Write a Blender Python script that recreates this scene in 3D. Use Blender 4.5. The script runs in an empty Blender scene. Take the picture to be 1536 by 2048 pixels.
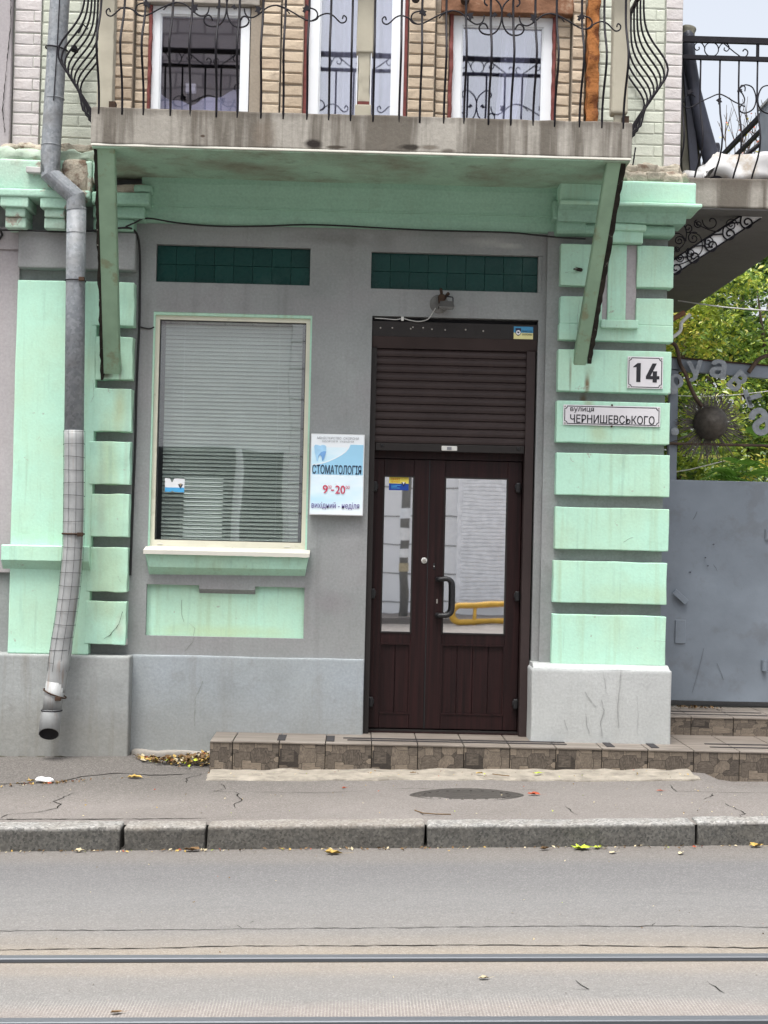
import bpy, bmesh, math, random
from mathutils import Vector, Matrix, noise, Euler
R = math.radians
sc = bpy.context.scene
C = sc.collection

# ------------------------------------------------------------------ camera, sky, sun, exposure
cam_d = bpy.data.cameras.new('camera'); cam = bpy.data.objects.new('camera', cam_d); C.objects.link(cam)
cam_d.sensor_fit = 'HORIZONTAL'; cam_d.sensor_width = 36.0; cam_d.lens = 36.0*2950/1536
cam_d.clip_start = 0.05; cam_d.clip_end = 800
yaw, pitch, roll = R(1.1), R(0.96), R(1.32)
fw = Vector((math.sin(yaw)*math.cos(pitch), math.cos(yaw)*math.cos(pitch), math.sin(pitch)))
rt = Vector((math.cos(yaw), -math.sin(yaw), 0)); up = rt.cross(fw)
r2 = math.cos(roll)*rt + math.sin(roll)*up; u2 = -math.sin(roll)*rt + math.cos(roll)*up
cam.matrix_world = Matrix(((r2.x, u2.x, -fw.x, 0), (r2.y, u2.y, -fw.y, -10), (r2.z, u2.z, -fw.z, 1.6), (0, 0, 0, 1)))
sc.camera = cam

SUN_EL, SUN_AZ = 70.0, 205.0      # azimuth clockwise from +Y: the sun stands in front of the facade, a little to the left
wd = bpy.data.worlds.new('World'); sc.world = wd; wd.use_nodes = True
wn, wl = wd.node_tree.nodes, wd.node_tree.links
wn.clear()
w_out = wn.new('ShaderNodeOutputWorld'); w_bg = wn.new('ShaderNodeBackground'); w_sky = wn.new('ShaderNodeTexSky')
w_sky.sky_type = 'NISHITA'; w_sky.sun_disc = False
w_sky.sun_elevation = R(SUN_EL); w_sky.sun_rotation = R(SUN_AZ)
w_sky.air_density = 1.0; w_sky.dust_density = 6.0; w_sky.ozone_density = 1.0
w_hs = wn.new('ShaderNodeHueSaturation'); w_hs.inputs['Saturation'].default_value = 0.34   # overcast: little blue left
w_bg.inputs['Strength'].default_value = 0.15
wl.new(w_sky.outputs[0], w_hs.inputs['Color']); wl.new(w_hs.outputs[0], w_bg.inputs[0]); wl.new(w_bg.outputs[0], w_out.inputs[0])
sun_d = bpy.data.lights.new('sun', 'SUN'); sun_d.energy = 1.6; sun_d.angle = R(22); sun_d.color = (1.0, 0.985, 0.955)
sun = bpy.data.objects.new('sun', sun_d); C.objects.link(sun)
sd = Vector((math.sin(R(SUN_AZ))*math.cos(R(SUN_EL)), math.cos(R(SUN_AZ))*math.cos(R(SUN_EL)), math.sin(R(SUN_EL))))
sun.rotation_euler = (-sd).to_track_quat('-Z', 'Y').to_euler()
vs = sc.view_settings
vs.view_transform = 'Standard'; vs.look = 'None'; vs.gamma = 1.0; vs.use_curve_mapping = False
vs.exposure = 1.06
sc.cycles.max_bounces = 8; sc.cycles.transparent_max_bounces = 12
sc.cycles.use_denoising = True

rnd = random.Random(7)

# ------------------------------------------------------------------ node helpers
class NT:
    def __init__(s, name):
        s.m = bpy.data.materials.new(name); s.m.use_nodes = True
        s.t = s.m.node_tree; s.n = s.t.nodes; s.l = s.t.links; s.n.clear()
        s.out = s.n.new('ShaderNodeOutputMaterial')
        s._pos = None
    def link(s, a, b): s.l.new(a, b)
    def pos(s):
        if s._pos is None: s._pos = s.n.new('ShaderNodeNewGeometry').outputs['Position']
        return s._pos
    def val(s, sock, v):
        if isinstance(v, bpy.types.NodeSocket): s.l.new(v, sock)
        elif isinstance(v, (tuple, list)) and len(v) == 3 and sock.type == 'RGBA': sock.default_value = (*v, 1)
        else: sock.default_value = v
    def map(s, scale=(1, 1, 1), loc=(0, 0, 0), vec=None, rot=(0, 0, 0)):
        n = s.n.new('ShaderNodeMapping'); n.inputs['Scale'].default_value = scale; n.inputs['Location'].default_value = loc
        n.inputs['Rotation'].default_value = rot
        s.link(vec or s.pos(), n.inputs['Vector']); return n.outputs[0]
    def noise(s, scale, detail=4, rough=.55, vec=None, dist=0):
        n = s.n.new('ShaderNodeTexNoise'); n.inputs['Scale'].default_value = scale; n.inputs['Detail'].default_value = detail
        n.inputs['Roughness'].default_value = rough; n.inputs['Distortion'].default_value = dist
        s.link(vec or s.pos(), n.inputs['Vector']); return n.outputs['Fac']
    def vor(s, scale, feature='F1', vec=None, out='Distance'):
        n = s.n.new('ShaderNodeTexVoronoi'); n.feature = feature; n.inputs['Scale'].default_value = scale
        s.link(vec or s.pos(), n.inputs['Vector']); return n.outputs[out]
    def ramp(s, fac, a, b, c0=0.0, c1=1.0):
        n = s.n.new('ShaderNodeMapRange'); n.clamp = True
        s.val(n.inputs[0], fac); n.inputs[1].default_value = a; n.inputs[2].default_value = b
        n.inputs[3].default_value = c0; n.inputs[4].default_value = c1; return n.outputs[0]
    def math(s, op, a, b=0.0):
        n = s.n.new('ShaderNodeMath'); n.operation = op; s.val(n.inputs[0], a); s.val(n.inputs[1], b); return n.outputs[0]
    def mix(s, fac, a, b, mode='MIX'):
        n = s.n.new('ShaderNodeMix'); n.data_type = 'RGBA'; n.blend_type = mode
        s.val(n.inputs['Factor'], fac); s.val(n.inputs[6], a); s.val(n.inputs[7], b); return n.outputs[2]
    def sep(s, vec=None):
        n = s.n.new('ShaderNodeSeparateXYZ'); s.link(vec or s.pos(), n.inputs[0]); return n.outputs
    def rand(s): return s.n.new('ShaderNodeObjectInfo').outputs['Random']
    def blob(s, cx, cz, rx, rz, soft=.6, warp=0.0):
        """soft elliptical patch in the facade plane (a stain), edges broken by noise"""
        v = s.map((1/rx, 0, 1/rz), (-cx/rx, 0, -cz/rz))
        n = s.n.new('ShaderNodeVectorMath'); n.operation = 'LENGTH'; s.link(v, n.inputs[0])
        d = n.outputs['Value']
        if warp: d = s.math('ADD', d, s.math('MULTIPLY', s.math('SUBTRACT', s.noise(9, 3), .5), warp))
        return s.ramp(d, 1.0, 1.0-soft)
    def bsdf(s, col, rough=.8, metal=0.0, spec=.3, bump=None, bstr=.3, bdist=.01, trans=0.0):
        p = s.n.new('ShaderNodeBsdfPrincipled')
        s.val(p.inputs['Base Color'], col); s.val(p.inputs['Roughness'], rough); s.val(p.inputs['Metallic'], metal)
        p.inputs['Specular IOR Level'].default_value = spec
        if bump is not None:
            b = s.n.new('ShaderNodeBump'); b.inputs['Strength'].default_value = bstr; b.inputs['Distance'].default_value = bdist
            s.val(b.inputs['Height'], bump); s.link(b.outputs[0], p.inputs['Normal'])
        s.link(p.outputs[0], s.out.inputs[0]); return p

M = {}
def plaster(key, base, var=.16, streak=.35, streak_col=None, dark_mix=.35, dirt_col=(.16, .14, .11), bump=.25, stains=(), hue2=None, rough=.88, spots=.0, low=None, peel=None, chips=None, grain=.16):
    t = NT(key)
    big = t.noise(1.3, 5, .6); mid = t.noise(6.5, 6, .62); fine = t.noise(60, 3, .6)
    col = t.mix(t.ramp(big, .3, .7), tuple(c*(1-var) for c in base), tuple(min(1, c*(1+var*.6)) for c in base))
    if hue2: col = t.mix(t.ramp(t.noise(2.1, 4, .6, vec=t.map((1, 1, 1), (5, 2, 9))), .42, .68), col, hue2)
    sv = t.noise(1.0, 5, .65, vec=t.map((11, 11, .55)))
    sc_ = streak_col or tuple(c*.62 for c in base)
    col = t.mix(t.math('MULTIPLY', t.ramp(sv, .54, .74), streak), col, sc_)
    col = t.mix(t.math('MULTIPLY', t.ramp(mid, .56, .78), dark_mix), col, dirt_col)
    if spots: col = t.mix(t.math('MULTIPLY', t.ramp(t.vor(9.0), .06, .02), spots), col, (.05, .045, .04))
    if low:   # dampness rising from the ground
        z = t.sep()[2]
        f = t.math('MULTIPLY', t.ramp(t.math('ADD', z, t.math('MULTIPLY', big, -.35)), low[1], low[0]), low[2])
        col = t.mix(f, col, low[3])
    if peel:
        pn = t.noise(peel[1], 7, .68, dist=.6); col = t.mix(t.ramp(pn, peel[2], peel[2]+.015), col, t.mix(t.ramp(t.noise(30, 4), .4, .6), peel[0], tuple(x*.7 for x in peel[0])))
    for (cx, cz, rx, rz, sc2, st, wp) in stains:
        col = t.mix(t.math('MULTIPLY', t.blob(cx, cz, rx, rz, .8, wp), st), col, sc2)
    if chips:
        cn_ = t.noise(chips[1], 6, .7, dist=.4); col = t.mix(t.math('MULTIPLY', t.ramp(cn_, chips[2], chips[2]+.02), .8), col, chips[0])
        s2 = t.noise(1.0, 4, .6, vec=t.map((30, 30, 1.7), (3, 1, 2))); col = t.mix(t.math('MULTIPLY', t.ramp(s2, .57, .74), .42), col, tuple(c*.62 for c in base))
    col = t.mix(t.ramp(fine, .3, .7), col, t.mix(grain, col, (0, 0, 0)))
    h = t.math('ADD', t.math('MULTIPLY', big, .5), t.math('ADD', t.math('MULTIPLY', mid, .35), t.math('MULTIPLY', fine, .12)))
    t.bsdf(col, rough, bump=h, bstr=bump, bdist=.03)
    M[key] = t.m; return t.m

RUST = (.16, .065, .02)
MINT = (.44, .71, .565)
plaster('mint', MINT, .08, .75, (.36, .50, .34), .26, (.33, .42, .29), .3, hue2=(.44, .65, .49), grain=.08, chips=((.34, .37, .30), 12, .665), stains=[
    (-1.60, 2.42, .06, .22, (.42, .40, .18), .45, .6), (-1.69, 2.64, .05, .04, (.10, .06, .03), .7, .8), (-1.60, 2.68, .015, .12, (.14, .06, .03), .6, .5),
    (1.42, 2.72, .012, .13, (.17, .08, .03), .7, .6), (1.535, 2.66, .022, .09, RUST, .95, .5), (1.55, 2.52, .05, .10, (.30, .26, .12), .45, .7),
    (1.62, 2.32, .10, .10, (.38, .42, .22), .45, .8), (1.55, 2.74, .05, .08, (.30, .40, .28), .5, .7), (1.95, 1.25, .5, .09, (.42, .55, .34), .4, .8),
    (-.86, .93, .6, .06, (.45, .58, .34), .55, .7), (-1.66, 2.05, .1, .4, (.40, .48, .27), .5, .8), (-1.63, 1.35, .16, .6, (.40, .50, .32), .5, .9), (-1.70, 1.75, .04, .5, (.36, .46, .36), .45, .8), (-1.545, 2.1, .02, .5, (.36, .47, .36), .4, .8), (-2.05, 1.05, .3, .3, (.40, .55, .40), .4, 1.0), (-1.56, .95, .05, .1, (.40, .40, .32), .5, .9)])
plaster('mint_dirty', (.31, .51, .40), .16, .5, (.17, .22, .16), .5, (.12, .12, .09), .3, rough=.9)
plaster('soffit', (.35, .53, .40), .22, .15, (.2, .22, .16), .7, (.13, .12, .085), .35, hue2=(.25, .27, .20))
plaster('mint_peel', (.40, .62, .50), .08, .25, (.40, .46, .36), .5, (.36, .37, .30), .5, hue2=(.48, .60, .50), peel=((.42, .40, .33), 3.2, .56))
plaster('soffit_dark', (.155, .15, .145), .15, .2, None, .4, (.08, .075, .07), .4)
plaster('cornice_mint', (.30, .50, .385), .10, .15, (.24, .30, .22), .28, (.16, .19, .14), .3)
plaster('wall_grey', (.298, .316, .312), .22, .45, (.20, .198, .20), .34, (.17, .165, .16), .4, hue2=(.295, .297, .30), low=(.75, 1.15, .28, (.225, .222, .218)), stains=[
    (.85, 3.62, .20, .045, (.42, .42, .41), .65, 1.2), (1.0, 3.60, .10, .025, (.50, .50, .48), .6, 1.3), (1.52, 2.56, .03, .05, (.14, .07, .03), .7, .7), (-.2, 3.62, .35, .06, (.17, .165, .16), .5, 1.3), (.15, 3.6, .12, .09, (.17, .17, .165), .45, 1.2), (-1.385, 1.12, .02, .2, (.20, .195, .19), .6, .8), (-.315, 1.10, .03, .22, (.21, .205, .20), .5, .8), (-.15, 1.15, .2, .10, (.235, .22, .23), .6, 1.2), (-.05, 1.62, .1, .12, (.36, .37, .375), .35, 1.2)])
plaster('wall_lilac', (.40, .375, .385), .10, .2, (.30, .27, .25), .15, (.28, .25, .22), .2)
plaster('plinth_grey', (.32, .35, .36), .26, .5, (.24, .245, .24), .45, (.20, .20, .19), .3, hue2=(.325, .36, .385), spots=.0, low=(.12, .42, .45, (.27, .27, .25)))
plaster('plinth_left', (.31, .325, .32), .24, .8, (.215, .205, .18), .45, (.17, .16, .15), .35, low=(.08, .3, .5, (.22, .21, .18)))
plaster('plinth_white', (.455, .47, .465), .18, .5, (.36, .365, .35), .4, (.27, .28, .27), .35, low=(.25, .55, .35, (.36, .37, .35)))
plaster('slab_concrete', (.33, .305, .27), .22, .0, None, .3, (.17, .14, .11), .4)
def slab_mat(key, stains):
    t = NT(key)
    big = t.noise(1.6, 5, .6); fine = t.noise(45, 4, .65)
    z = t.sep()[2]
    drip = t.noise(1.0, 5, .68, vec=t.map((3.3, 3.3, .22)))
    drip2 = t.noise(1.0, 4, .6, vec=t.map((17, 17, .5)))
    col = t.mix(t.ramp(big, .3, .72), (.285, .268, .235), (.385, .365, .325))
    col = t.mix(t.math('MULTIPLY', t.ramp(drip, .45, .55), .85), col, (.105, .092, .075))
    col = t.mix(t.math('MULTIPLY', t.ramp(drip2, .55, .72), .4), col, (.13, .11, .09))
    top = t.math('MULTIPLY', t.ramp(t.math('ADD', z, t.math('MULTIPLY', drip2, .10)), stains[0], stains[1]), .75)
    col = t.mix(top, col, (.10, .085, .07))
    for (cx, cz, rx, rz, c2, st, wp) in stains[2]:
        col = t.mix(t.math('MULTIPLY', t.blob(cx, cz, rx, rz, .5, wp), st), col, c2)
    col = t.mix(t.ramp(fine, .35, .7), col, t.mix(.16, col, (0, 0, 0)))
    h = t.math('ADD', t.math('MULTIPLY', big, .6), t.math('MULTIPLY', fine, .3))
    t.bsdf(col, .92, bump=h, bstr=.5, bdist=.02); M[key] = t.m
slab_mat('slab', (4.21, 4.27, [(-.31, 4.02, .075, .035, (.025, .02, .018), 1.0, .9), (-.17, 4.005, .08, .012, (.05, .04, .03), .9, 1.0), (.28, 4.017, .08, .022, (.03, .025, .02), .95, 1.1),
    (.40, 4.02, .07, .02, (.10, .08, .06), .7, 1.0), (.52, 4.0, .05, .018, (.10, .085, .07), .8, .6), (-.62, 4.07, .09, .12, (.17, .14, .11), .6, .9), (-1.0, 4.05, .02, .012, (.05, .03, .02), .9, .6)]))
slab_mat('slab_side', (4.06, 4.14, []))

def simple(key, col, rough=.6, metal=0.0, spec=.35, var=.12, nscale=8, bump=0.0, bscale=40, wear=None, rnd_obj=0.0):
    t = NT(key)
    n = t.noise(nscale, 5, .6)
    c = t.mix(t.ramp(n, .3, .7), tuple(x*(1-var) for x in col), tuple(min(1, x*(1+var)) for x in col))
    if rnd_obj: c = t.mix(t.ramp(t.rand(), 0, 1, 0, rnd_obj), c, tuple(x*.35 for x in col))
    if wear: c = t.mix(t.math('MULTIPLY', t.ramp(t.noise(wear[1], 6, .65), wear[2], wear[2]+.1), wear[3]), c, wear[0])
    t.bsdf(c, rough, metal, spec, bump=t.noise(bscale, 4, .6) if bump else None, bstr=bump, bdist=.01)
    M[key] = t.m; return t.m
simple('step_strip', (.265, .24, .20), .95, 0, .2, .22, 9, .8, 60, wear=((.15, .135, .115), 7, .52, .6))
simple('black_iron', (.013, .012, .016), .6, .0, .18, .2, 20, wear=((.06, .03, .018), 14, .64, .5))
simple('rust_iron', (.05, .03, .02), .8, 0, .2, .4, 20)
simple('bracket_green', (.24, .36, .25), .75, 0, .3, .12, 5, .2, 30, wear=((.20, .17, .09), 7, .55, .6))
simple('bracket_dark', (.022, .019, .015), .85, 0, .2, .5, 15, .3, 40, wear=((.42, .42, .36), 32, .63, .9))
simple('post_beige', (.40, .375, .30), .8, 0, .3, .06, 6, .15, 25, wear=((.14, .07, .03), 9, .68, .7))
simple('white_frame', (.74, .77, .80), .4, 0, .4, .03, 4)
simple('cream_frame', (.66, .645, .53), .5, 0, .35, .07, 5, wear=((.36, .34, .24), 7, .6, .5))
simple('sill_white', (.64, .63, .56), .55, 0, .35, .06, 4, wear=((.30, .24, .14), 12, .66, .5))
simple('redbrown', (.15, .04, .035), .7, 0, .3, .3, 25, .3, 40)
simple('foam_orange', (.29, .115, .035), .8, 0, .2, .35, 10, .8, 45, wear=((.10, .03, .012), 11, .5, .8))
simple('lintel_wood', (.19, .095, .055), .8, 0, .2, .3, 9, .4, 40, wear=((.36, .27, .19), 9, .58, .7))
simple('dark_metal', (.022, .019, .018), .5, 0, .25, .15, 4)
simple('shutter_brown', (.036, .025, .024), .5, 0, .25, .18, 3)
simple('screw', (.35, .33, .30), .5, .6, .4)
simple('white_plastic', (.62, .62, .59), .4)
simple('black_plastic', (.012, .012, .013), .42, 0, .4, .1)
simple('plate_white', (.62, .61, .63), .4, 0, .4, .04, 6)
simple('ink_black', (.02, .02, .025), .5, 0, .3, .1)
simple('ink_navy', (.012, .022, .06), .5)
simple('ink_red', (.52, .035, .09), .5)
simple('ink_violet', (.12, .075, .30), .5)
simple('ink_grey', (.22, .23, .25), .5)
simple('sign_frame', (.66, .68, .69), .35, 0, .4, .03)
simple('sign_blue', (.33, .62, .82), .4, 0, .4, .04, 3)
simple('tooth_light', (.36, .62, .84), .4, 0, .4, .12, 14)
simple('tooth_dark', (.17, .36, .66), .4, 0, .4, .12, 14)
simple('sticker_blue', (.05, .25, .45), .45); simple('sticker_deep', (.015, .06, .33), .4); simple('sticker_yellow', (.75, .62, .10), .45); simple('sticker_pale', (.72, .68, .32), .45)
simple('sticker_white', (.78, .80, .82), .45); simple('sticker_cyan', (.08, .38, .70), .45); simple('ink_orange', (.55, .12, .01), .5)
simple('cable_black', (.014, .014, .015), .55); simple('cable_white', (.5, .5, .48), .5)
simple('lamp_base', (.15, .15, .145), .7, 0, .2, .25, 20)
simple('lamp_grey', (.055, .055, .052), .55, 0, .35, .2, 20); simple('lamp_glass', (.20, .20, .19), .15)
simple('gate_grey', (.18, .21, .245), .38, 0, .5, .14, 2.2, .2, 9, wear=((.13, .138, .15), 4, .54, .4))
simple('ray_grey', (.13, .118, .10), .7, 0, .2, .3, 20)
simple('scratch_grey', (.085, .095, .11), .6)
simple('gate_rust', (.09, .062, .045), .75, 0, .25, .4, 14, .5, 50)
simple('sun_boss', (.075, .066, .055), .55, .3, .4, .35, 22, .6, 30)
simple('letter_steel', (.25, .27, .285), .45, .45, .4, .18, 18, .4, 40)
simple('rope_white', (.62, .60, .55), .8)
simple('tarp_white', (.50, .50, .50), .5, 0, .35, .06, 5, wear=((.27, .215, .15), 4, .50, .75))
simple('tarp_dark', (.025, .027, .040), .5, 0, .4, .4, 6)
simple('board_grey', (.13, .125, .10), .8, 0, .25, .35, 7, .3, 30)
simple('panel_pale', (.55, .57, .58), .5)
simple('cabinet_blue', (.36, .40, .46), .5)
simple('curtain', (.62, .64, .72), .9, 0, .2, .05, 3)
simple('curtain_sheer', (.36, .375, .40), .9, 0, .2, .12, 4)
simple('curtain_grey', (.17, .18, .23), .9, 0, .2, .1, 3)
simple('interior', (.16, .155, .16), .9, 0, .1, .1, 2)
simple('interior_dark', (.05, .05, .055), .9, 0, .1, .1, 2)
simple('blind_slat', (.60, .64, .62), .5, 0, .35, .06, 3, rnd_obj=.12)
simple('leaf_yellow', (.38, .26, .075), .7, 0, .2, .25, 30); simple('leaf_lime', (.34, .42, .04), .65, 0, .25, .25, 30)
simple('leaf_red', (.28, .06, .028), .7, 0, .2, .3, 30); simple('leaf_brown', (.14, .085, .04), .8, 0, .2, .3, 30); simple('leaf_pale', (.42, .36, .24), .8, 0, .2, .2, 30)
simple('paper_white', (.75, .75, .74), .8)
simple('bark', (.075, .058, .042), .9, 0, .2, .3, 12, .6, 30)
simple('stone_pale', (.47, .47, .455), .85, 0, .2, .1, 2.2, .15, 20)
simple('opp_plaster', (.84, .84, .84), .85, 0, .2, .06, 1.5)
simple('opp_white', (.88, .88, .89), .7)
simple('opp_dark', (.03, .034, .038), .3, 0, .5)
simple('yellow_paint', (.62, .36, .05), .5)
simple('pole_grey', (.22, .22, .21), .8)
simple('lime_rubble', (.34, .31, .25), .95, 0, .2, .3, 14, 1.0, 45, wear=((.13, .085, .06), 10, .52, .85))
simple('rubble_green', (.34, .42, .34), .95, 0, .2, .15, 7, .6, 30, wear=((.30, .26, .19), 7, .55, .75))
simple('crack_soft', (.27, .275, .27), .95, 0, .1)
simple('crack_dark', (.022, .020, .018), .95, 0, .1)
simple('crack_paint', (.17, .18, .16), .95, 0, .1)

def mat_galv():
    t = NT('galvanised'); n = t.vor(55, out='Color'); b = t.noise(5, 5)
    g = t.n.new('ShaderNodeSeparateColor'); t.link(n, g.inputs[0])
    c = t.mix(t.ramp(g.outputs[0], 0, 1), (.20, .22, .24), (.30, .32, .34)); c = t.mix(t.math('MULTIPLY', t.ramp(b, .52, .75), .6), c, (.15, .145, .14))
    s = t.noise(1, 4, .6, vec=t.map((20, 20, .8))); c = t.mix(t.math('MULTIPLY', t.ramp(s, .58, .75), .35), c, (.17, .12, .09))
    t.bsdf(c, .6, .12, .3, bump=b, bstr=.15, bdist=.01); M['galv'] = t.m
    t = NT('pipe_painted'); b = t.noise(6, 5); s = t.noise(1, 4, .6, vec=t.map((26, 26, .9)))
    c = t.mix(t.ramp(b, .35, .7), (.27, .28, .28), (.36, .37, .37)); c = t.mix(t.math('MULTIPLY', t.ramp(s, .57, .7), .6), c, (.22, .15, .11))
    t.bsdf(c, .55, .1, .4, bump=b, bstr=.15, bdist=.01); M['pipe_painted'] = t.m
mat_galv()

def mat_brick():
    for key, a, b, c in (('brick_bare', (.43, .345, .255), (.53, .445, .34), (.28, .23, .18)), ('brick_paint', (.52, .55, .465), (.57, .595, .51), (.44, .465, .40)), ('brick_lilac', (.50, .475, .47), (.55, .52, .51), (.44, .40, .38))):
        t = NT(key); r = t.rand(); n = t.noise(14, 5, .65); f = t.noise(70, 3)
        col = t.mix(r, a, b); col = t.mix(t.math('MULTIPLY', t.ramp(n, .5, .75), .7), col, c)
        t.bsdf(col, .9, bump=t.math('ADD', n, t.math('MULTIPLY', f, .4)), bstr=.5, bdist=.012); M[key] = t.m
mat_brick()
plaster('mortar', (.33, .285, .23), .15, .1, None, .35, (.2, .17, .13), .4)
plaster('mortar_paint', (.46, .48, .42), .1, .1, None, .3, (.28, .26, .22), .3)

def mat_ground():
    # pavement asphalt
    t = NT('pavement'); X = t.sep()
    big = t.noise(.9, 5, .6); mid = t.noise(5, 5, .6); g = t.noise(190, 2, .5); sp = t.vor(150, out='Color')
    gg = t.n.new('ShaderNodeSeparateColor'); t.link(sp, gg.inputs[0])
    col = t.mix(t.ramp(big, .3, .7), (.142, .128, .117), (.187, .170, .158))
    col = t.mix(t.math('MULTIPLY', t.ramp(mid, .5, .75), .4), col, (.13, .118, .108))
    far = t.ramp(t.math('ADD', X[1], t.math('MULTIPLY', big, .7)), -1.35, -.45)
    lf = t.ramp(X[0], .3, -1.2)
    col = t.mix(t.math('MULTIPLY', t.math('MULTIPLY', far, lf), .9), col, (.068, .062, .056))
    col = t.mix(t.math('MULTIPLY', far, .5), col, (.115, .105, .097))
    col = t.mix(t.ramp(gg.outputs[0], .2, .9, 0, .28), col, t.mix(t.ramp(gg.outputs[1], .3, .7), (.07, .065, .06), (.36, .34, .32)))
    t.bsdf(col, .93, bump=t.math('ADD', g, t.math('MULTIPLY', mid, .6)), bstr=.5, bdist=.008); M['pavement'] = t.m
    # road : asphalt with dust bands and a concrete tram bed
    t = NT('road'); X = t.sep()
    big = t.noise(1.0, 5, .6, vec=t.map((.35, 1.2, 1))); g = t.noise(170, 2, .5); mid = t.noise(7, 5, .6, vec=t.map((.5, 1.6, 1)))
    sp = t.vor(170, out='Color'); gg = t.n.new('ShaderNodeSeparateColor'); t.link(sp, gg.inputs[0])
    rp = t.n.new('ShaderNodeValToRGB'); cr = rp.color_ramp; cr.interpolation = 'EASE'
    y = t.math('ADD', X[1], t.math('MULTIPLY', t.math('SUBTRACT', big, .5), .16))
    t.link(t.ramp(y, -5.3, -2.3), rp.inputs[0])
    st = [(-5.3, (0.192, 0.172, 0.156)), (-5.0, (0.200, 0.180, 0.164)), (-4.86, (0.172, 0.168, 0.160)), (-4.66, (0.176, 0.168, 0.158)), (-4.5, (0.216, 0.192, 0.164)), (-4.3, (0.224, 0.196, 0.160)), (-4.15, (0.188, 0.172, 0.152)), (-3.95, (0.164, 0.158, 0.150)),
          (-3.5, (0.152, 0.150, 0.147)), (-3.1, (0.128, 0.126, 0.126)), (-2.85, (0.120, 0.118, 0.118)), (-2.62, (0.138, 0.128, 0.118)), (-2.4, (0.128, 0.116, 0.104))]
    while len(cr.elements) > 1: cr.elements.remove(cr.elements[-1])
    for i, (yy, c) in enumerate(st):
        p = (yy+5.3)/3.0
        e = cr.elements[0] if i == 0 else cr.elements.new(p)
        e.position = p; e.color = (*c, 1)
    col = rp.outputs[0]
    col = t.mix(t.math('MULTIPLY', t.ramp(mid, .48, .75), .3), col, t.mix(.5, col, (.07, .068, .066)))
    # tined concrete: fine ribs across the bed
    wv = t.n.new('ShaderNodeTexWave'); wv.inputs['Scale'].default_value = 27; wv.inputs['Distortion'].default_value = 1.2; wv.inputs['Detail'].default_value = 1
    t.link(t.map((1, .25, 1)), wv.inputs['Vector'])
    band = t.math('MULTIPLY', t.ramp(y, -4.80, -4.93), t.ramp(t.noise(3, 3, .6), .3, .55))
    col = t.mix(t.math('MULTIPLY', t.math('MULTIPLY', t.ramp(wv.outputs['Fac'], .55, .9), band), .45), col, (.36, .33, .30))
    col = t.mix(t.ramp(gg.outputs[0], .2, .9, 0, .22), col, t.mix(t.ramp(gg.outputs[1], .3, .7), (.085, .083, .082), (.38, .37, .36)))
    t.bsdf(col, .9, bump=t.math('ADD', g, t.math('MULTIPLY', mid, .4)), bstr=.45, bdist=.008); M['road'] = t.m
    # granite kerb
    t = NT('granite'); X = t.sep(); sp = t.vor(95, out='Color'); gg = t.n.new('ShaderNodeSeparateColor'); t.link(sp, gg.inputs[0]); mid = t.noise(7, 5, .6); r = t.rand()
    geo = t.n.new('ShaderNodeNewGeometry')
    col = t.mix(gg.outputs[0], (.13, .13, .125), (.33, .325, .31)); col = t.mix(t.ramp(gg.outputs[1], .8, 1), col, (.40, .39, .37))
    col = t.mix(t.math('MULTIPLY', t.ramp(mid, .4, .72), .45), col, (.13, .11, .085))
    col = t.mix(t.ramp(r, .3, 1, 0, .8), col, t.mix(.5, col, (.18, .145, .11)))
    dark_mix = t.ramp(t.math('ADD', t.math('SUBTRACT', X[2], t.math('MULTIPLY', X[0], .02)), t.math('MULTIPLY', mid, .03)), .130, .112)  # stones turn darker just below their top edge
    col = t.mix(t.math('MULTIPLY', dark_mix, .86), col, t.mix(gg.outputs[2], (.036, .036, .033), (.105, .10, .088)))
    t.bsdf(col, .85, bump=t.math('ADD', mid, t.math('MULTIPLY', gg.outputs[0], .3)), bstr=.6, bdist=.012); M['granite'] = t.m
mat_ground()

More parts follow.
